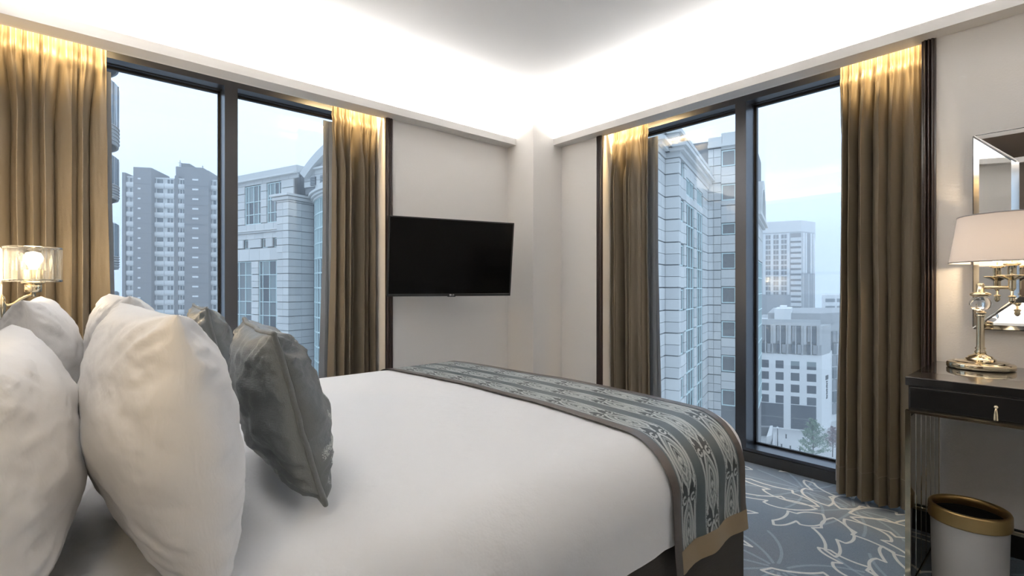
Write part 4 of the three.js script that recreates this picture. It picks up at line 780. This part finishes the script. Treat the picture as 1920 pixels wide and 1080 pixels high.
// ---- white block with a grey panelled top on the square
{
  const p0 = planPoint(1405, 127.3), p1 = planPoint(1541, 121), p2 = planPoint(1557, 126), p3 = planPoint(1559, 131), p4 = planPoint(1640, 140), p5 = planPoint(1600, 175), p6 = planPoint(1430, 175);
  const g = thing('white_block', 'white block with square windows and grey panelled top storeys on the square', 'building', [p1[0], GROUND, p1[1]]);
  prism(g, 'lower_wall', [p0, p1, p2, p3, p4, p5, p6], -DROP, -16.6, X.white);
  const inset = (p) => { const c = planPoint(1500, 150); return [lerp(p[0], c[0], 0.012), lerp(p[1], c[1], 0.012)]; };
  prism(g, 'upper_wall', [p0, p1, p2, p3, p4, p5, p6].map(inset), -16.6, -9.4, X.panelGrey[0]);
  const A = faceTools(g, p0, p1), px = A.L / (1541 - 1405), sAt = (u) => (u - 1405) * px;
  // square windows
  for (let r = 0; r < 6; r++) for (const [a, b] of [[1429, 1443], [1456, 1471], [1484.5, 1500.5], [1514, 1531]]) {
    const e1 = -18.3 - r * 2.93, w = A.cell('window', r === 0 && a > 1480 ? X.glass[2] : pick([X.glass[3], X.glass[0], X.glass[3]]), sAt(a), sAt(b), e1 - 1.95, e1, -0.25, 0.02);
    if (r === 0 && a > 1480) A.cell('window', X.glass[3], sAt(a), sAt(b), e1 - 1.95, e1 - 1.15, -0.2, 0.04);
  }
  for (const [a, b] of [[1426, 1471], [1484.5, 1531]]) { A.cell('shop_window', X.glass[3], sAt(a), sAt(b), -35.2, -29.5 + 0.3, -0.3, 0.03); A.cell('shop_transom', X.glass[1], sAt(a), sAt(b), -32.7, -32.45, -0.2, 0.1); }
  // grey panels of two storeys, in vertical strips
  for (const [a, b, e0, e1, m] of [0, 1, 2, 3].flatMap((k) => { const o = 1428 + k * 28.4; return [[o + 1.5, o + 6.5, -13.3, -9.5, 1], [o + 9.5, o + 17, -13.7, -9.5, 'w'], [o + 1, o + 8.5, -16.3, -14.1, 'w'], [o + 11.5, o + 20, -16.3, -14.1, 1], [o + 7.2, o + 9.2, -16.5, -9.4, 2], [o + 18, o + 22.5, -16.5, -9.4, 0], [o + 22.8, o + 28, -14, -9.4, 2]]; })) A.cell(m === 'w' ? 'strip_window' : 'cladding_strip', m === 'w' ? pick([X.glass[3], X.glass[0]]) : X.panelGrey[m], sAt(a), sAt(b), e0, e1, -0.1, m === 'w' ? 0.42 : 0.5);
  A.cell('parapet_band', X.panelGrey[2], sAt(1430), A.L - 0.3, -9.4, -7.9, -0.5, 0.25);
  const C = faceTools(g, p1, p2), E = faceTools(g, p3, p4);
  C.cell('sign_emblem', X.darkMetal, C.L * 0.42, C.L * 0.72, -23.0, -21.9, -0.05, 0.08);
  for (let k = 0; k < 9; k++) C.cell('sign_letter', X.darkMetal, C.L * (0.48 + 0.04 * (k % 2)), C.L * 0.64, -23.35 - k * 0.5 - 0.38 + 0.1 * (k % 3 === 0), -23.35 - k * 0.5, -0.05, 0.08);
  for (let r = 0; r < 7; r++) for (let k = 0; k < 7; k++) E.cell('cladding_strip', [X.panelGrey[1], X.panelGrey[2], X.glass[1], X.panelGrey[0]][(k * 3 + r * 2) % 4], 0.3 + k * 1.5, 0.3 + k * 1.5 + 1.3, -11.5 - r * 3.2 - 2.9, -11.5 - r * 3.2, -0.1, 0.3 + 0.2 * ((k + r) % 2));
  // roof: set-back plant rooms
  const q = (u, k) => planPoint(u, k);
  prism(g, 'roof_room', [q(1440, 131), q(1538, 128), q(1600, 137), q(1590, 165), q(1450, 165)], -9.4, -6.6, X.roofGrey);
  prism(g, 'roof_box', [q(1452, 129.5), q(1483, 128.5), q(1486, 140), q(1458, 140)], -9.0, -5.4, X.white);
  prism(g, 'roof_box', [q(1462, 132), q(1474, 132), q(1476, 138), q(1464, 138)], -5.4, -4.8, X.white);
  prism(g, 'roof_box', [q(1422, 129.4), q(1443, 128.4), q(1446, 134), q(1428, 136)], -9.6, -8.2, X.white);
}
// ---- far residential tower with balconies
{
  const p0 = planPoint(1418, 294), p1 = planPoint(1502, 283), p2 = planPoint(1528, 291), p3 = planPoint(1528, 330), p4 = planPoint(1430, 330);
  const g = thing('apartment_tower', 'distant pale apartment tower with a column of balconies', 'building', [p1[0], GROUND, p1[1]]);
  prism(g, 'body', [p0, p1, p2, p3, p4], -DROP, 33.5, X.panelGrey[2]);
  prism(g, 'crown', [p0, p1, p2, p3, p4].map((p) => { const c = planPoint(1490, 310); return [lerp(p[0], c[0], -0.02), lerp(p[1], c[1], -0.02)]; }), 32.4, 38.8, X.render);
  const A = faceTools(g, p0, p1), px = A.L / 84, s = (u) => (u - 1418) * px, st = 3.03;
  for (const [a, b] of [[1431, 1436], [1446, 1450.5], [1461, 1465], [1476.5, 1481]]) A.cell('pilaster', X.white, s(a), s(b), -3.8, 31.8, 0, 0.5);
  const slabs = [];
  for (let r = 0; r < 16; r++) {
    const e1 = 31.0 - r * st;
    for (const [a, b] of [[1436.6, 1440.3], [1441.6, 1445], [1451.2, 1455], [1456.4, 1460.4], [1466, 1470.2], [1471.6, 1475.4]]) A.cell('window', pick([X.glass[0], X.glass[3]]), s(a), s(b), e1 - 2.1, e1, -0.2, 0.12);
    slabs.push(A.geo(s(1430), s(1481), e1 + 0.25, e1 + 0.65, -0.1, 0.2));
  }
  put('floor_bands', merge(slabs), X.white, g);
  A.cell('balcony_recess', X.brickDark, s(1482.5), s(1502), -13, 31.6, -0.1, 0.05);
  for (let r = 0; r < 15; r++) { const e = 29.0 - r * 3.13; A.cell('balcony', X.render, s(1483), s(1502.5), e - 1.9, e, 0, 1.6); }
  const C = faceTools(g, p1, p2);
  for (const [a, b] of [[0.10, 0.2], [0.28, 0.36], [0.62, 0.72], [0.84, 0.92]]) C.cell('pilaster', X.white, C.L * a, C.L * b, 8.6, 31.8, 0, 0.5);
  C.cell('glazed_bay', X.glass[1], C.L * 0.38, C.L * 0.6, -12, 31.8, 0, 0.3);
  for (let k = 0; k < 5; k++) C.cell('lower_glazing', X.panelGrey[k % 2], C.L * (0.04 + 0.19 * k), C.L * (0.2 + 0.19 * k), -14, 8.4, 0, 0.4);
  prism(g, 'lower_podium', [planPoint(1415, 292), planPoint(1484, 284), planPoint(1484, 289), planPoint(1420, 297)], -DROP, -3.9, X.panelGrey[1]);
}
// ---- low white building on the horizon and the hazy ridge
{
  const p0 = planPoint(1541, 230), p1 = planPoint(1620, 235), p2 = planPoint(1620, 260), p3 = planPoint(1541, 255);
  const g = thing('white_office', 'low white office building beyond the grey roof', 'building', [p0[0], GROUND, p0[1]]);
  prism(g, 'wall', [p0, p1, p2, p3], -DROP, -3.3, X.white);
  const A = faceTools(g, p0, p1); for (let r = 0; r < 3; r++) for (let k = 0; k < 3; k++) A.cell('window_band', X.glass[1], 2 + k * 6.4, 7.2 + k * 6.4, -6.6 - r * 3.4, -5.0 - r * 3.4, -0.1, 0.1);
  [[1592, 290, 34, 22, 'hazy dark ridge of land behind the low white office'], [232, 235, 40, 20, 'hazy low block of land left of the residential tower']].forEach(([u, k, w, h, label], i) => {
    const [x, z] = planPoint(u, k), r = rng(70 + i), s = new THREE.Shape(); s.moveTo(-w / 2, 0); const n = 14; for (let q = 0; q <= n; q++) { const xx = -w / 2 + w * q / n; s.lineTo(xx, DROP - 22 + h * (0.6 + 0.4 * r()) * Math.sin(Math.PI * (q + 0.5) / (n + 1))); } s.lineTo(w / 2, 0);
    const o = put('distant_ridge', new THREE.ExtrudeGeometry(s, { depth: 6, bevelEnabled: false }), X.brick); o.position.set(x, GROUND, z); o.rotation.y = YAW * R;
    tag(o, label, 'hill');
  });
}
// ---- the square below: ramp walls, bollards, lamp post, trees
{
  const at = (u, v) => planPoint(u, DROP * 925 / (v - 539));
  const box = (pts, e0, e1, name, mat, g) => prism(g, name, pts, e0, e1, mat);
  { const o = at(1440, 812), g = thing('ramp', 'pale walled ramp descending beside the office block', 'ramp', [o[0], GROUND, o[1]]);
    box([at(1437, 850), at(1447, 846), at(1449, 826), at(1444, 826)], -DROP, -DROP + 3.6, 'parapet_wall', X.kerb, g);
    box([at(1448, 852), at(1452, 850), at(1455, 829), at(1451, 829)], -DROP, -DROP + 2.4, 'parapet_wall', X.kerb, g);
    box([at(1420, 852), at(1436, 850), at(1443, 826), at(1428, 826)], -DROP, -DROP + 1.2, 'deck', X.roofGrey, g);
    box([at(1424, 826), at(1443, 826), at(1444, 823), at(1426, 822)], -DROP, -DROP + 3.2, 'canopy', X.brickDark, g); }
  const spots = [[1465.5, 840], [1482, 843], [1500, 845.5], [1474, 821], [1506, 827], [1522, 823]];
  const names = ['leftmost bollard of the row nearest the window sill', 'middle bollard of the row nearest the window sill', 'right bollard of the row nearest the window sill', 'bollard in front of the white block beside its pillar', 'bollard in front of the dark shop window', 'bollard half hidden behind the green tree'];
  spots.forEach(([u, v], k) => { const [x, z] = at(u, v), g = thing('bollard', names[k], 'bollard', [x, GROUND, z], 0, 'bollards on the square'); put('post', lathe([[0, 0], [0.13, 0], [0.13, 0.95], [0.17, 0.97], [0.17, 1.02], [0, 1.02]], 12), X.darkMetal, g); put('cap', lathe([[0.12, 1.02], [0.12, 1.10], [0, 1.16]], 12), X.white, g); });
  { const [x, z] = at(1458, 838), g = thing('lamp_post', 'slim dark lamp post between the ramp and the bollards', 'lamp post', [x, GROUND, z]); put('post', lathe([[0, 0], [0.16, 0], [0.10, 0.4], [0.08, 4.2], [0, 4.2]], 10), X.darkMetal, g); put('head', lathe([[0, 4.2], [0.25, 4.25], [0.25, 4.5], [0, 4.7]], 12), X.white, g); }
  const bark = std({ color: lin(0.17, 0.15, 0.14), roughness: 0.9 });
  function tree(label, u, v, h, spread, seed, leafColor, n, size) {
    const [x, z] = at(u, v), g = thing('street_tree', label, 'tree', [x, GROUND, z], 0, 'trees on the square'), r = rng(seed), twigs = [], tips = [];
    const V = (x, y, z) => new THREE.Vector3(x, y, z);
    twigs.push(tube([[0, 0, 0], [0.08, h * 0.4, 0.05], [-0.05, h * 0.75, 0.06], [0.02, h, 0]], 0.10, 10, 5));
    for (let k = 0; k < 26; k++) {
      const t = 0.28 + 0.7 * k / 26, len = h * spread * (1.08 - t) * (0.7 + 0.5 * r()), a = k * 2.4 + r(), p = V(0, h * t, 0), e = V(Math.cos(a) * len, h * t + len * (0.35 + 0.4 * r()), Math.sin(a) * len);
      twigs.push(tube([p.toArray(), p.clone().lerp(e, 0.5).add(V(0, len * 0.05, 0)).toArray(), e.toArray()], 0.03, 4, 4)); tips.push([p.clone().lerp(e, 0.35), e]);
      for (let q = 0; q < 4; q++) { const b = p.clone().lerp(e, 0.3 + 0.18 * q), l = len * 0.4 * (0.6 + r()), f = b.clone().add(V((r() - 0.5) * l * 1.6, l * 0.5 * r(), (r() - 0.5) * l * 1.6)); twigs.push(tube([b.toArray(), b.clone().lerp(f, 0.5).toArray(), f.toArray()], 0.015, 2, 3)); tips.push([b, f]); }
    }
    put('branches', merge(twigs), bark, g);
    const leaf = new THREE.CircleGeometry(size, 5), inst = new THREE.InstancedMesh(leaf, phys({ color: leafColor, roughness: 0.9, side: THREE.DoubleSide, transmission: 0.3, thickness: 0 }), n), mat = new THREE.Matrix4(), q = new THREE.Quaternion(), eu = new THREE.Euler();
    for (let k = 0; k < n; k++) { const [a, b] = tips[Math.floor(r() * tips.length)], p = a.clone().lerp(b, r()); p.add(new THREE.Vector3(r() - 0.5, r() - 0.5, r() - 0.5).multiplyScalar(0.5)); q.setFromEuler(eu.set(r() * 6, r() * 6, r() * 6)); inst.setMatrixAt(k, mat.compose(p, q, new THREE.Vector3(1, 1, 1))); }
    inst.name = 'foliage'; inst.userData.kind = 'stuff'; inst.castShadow = inst.receiveShadow = true; g.add(inst);
  }
  tree('sparse green tree on the square below the white block', 1524, 885, 10.5, 0.42, 4, lin(0.30, 0.40, 0.30), 4200, 0.085);
  tree('small reddish bare tree beside the green one on the square', 1561, 856, 6.5, 0.42, 9, lin(0.30, 0.20, 0.20), 1200, 0.07);
  { const o = at(1575, 830), g = thing('parked_van', 'parked grey van at the edge of the square', 'van', [o[0], GROUND, o[1]], 0.6); put('body', new RoundedBoxGeometry(5.2, 1.5, 2, 3, 0.3).translate(0, 1.25, 0), X.roofGrey, g); put('cabin_glass', new RoundedBoxGeometry(4.6, 0.6, 1.9, 3, 0.2).translate(0, 2.1, 0), X.glass[3], g); for (const wx of [-1.6, 1.6]) for (const wz of [-0.95, 0.95]) put('wheel', new THREE.CylinderGeometry(0.36, 0.36, 0.22, 18).rotateX(Math.PI / 2).translate(wx, 0.36, wz), X.darkMetal, g); }
}
renderer.render(scene, camera);
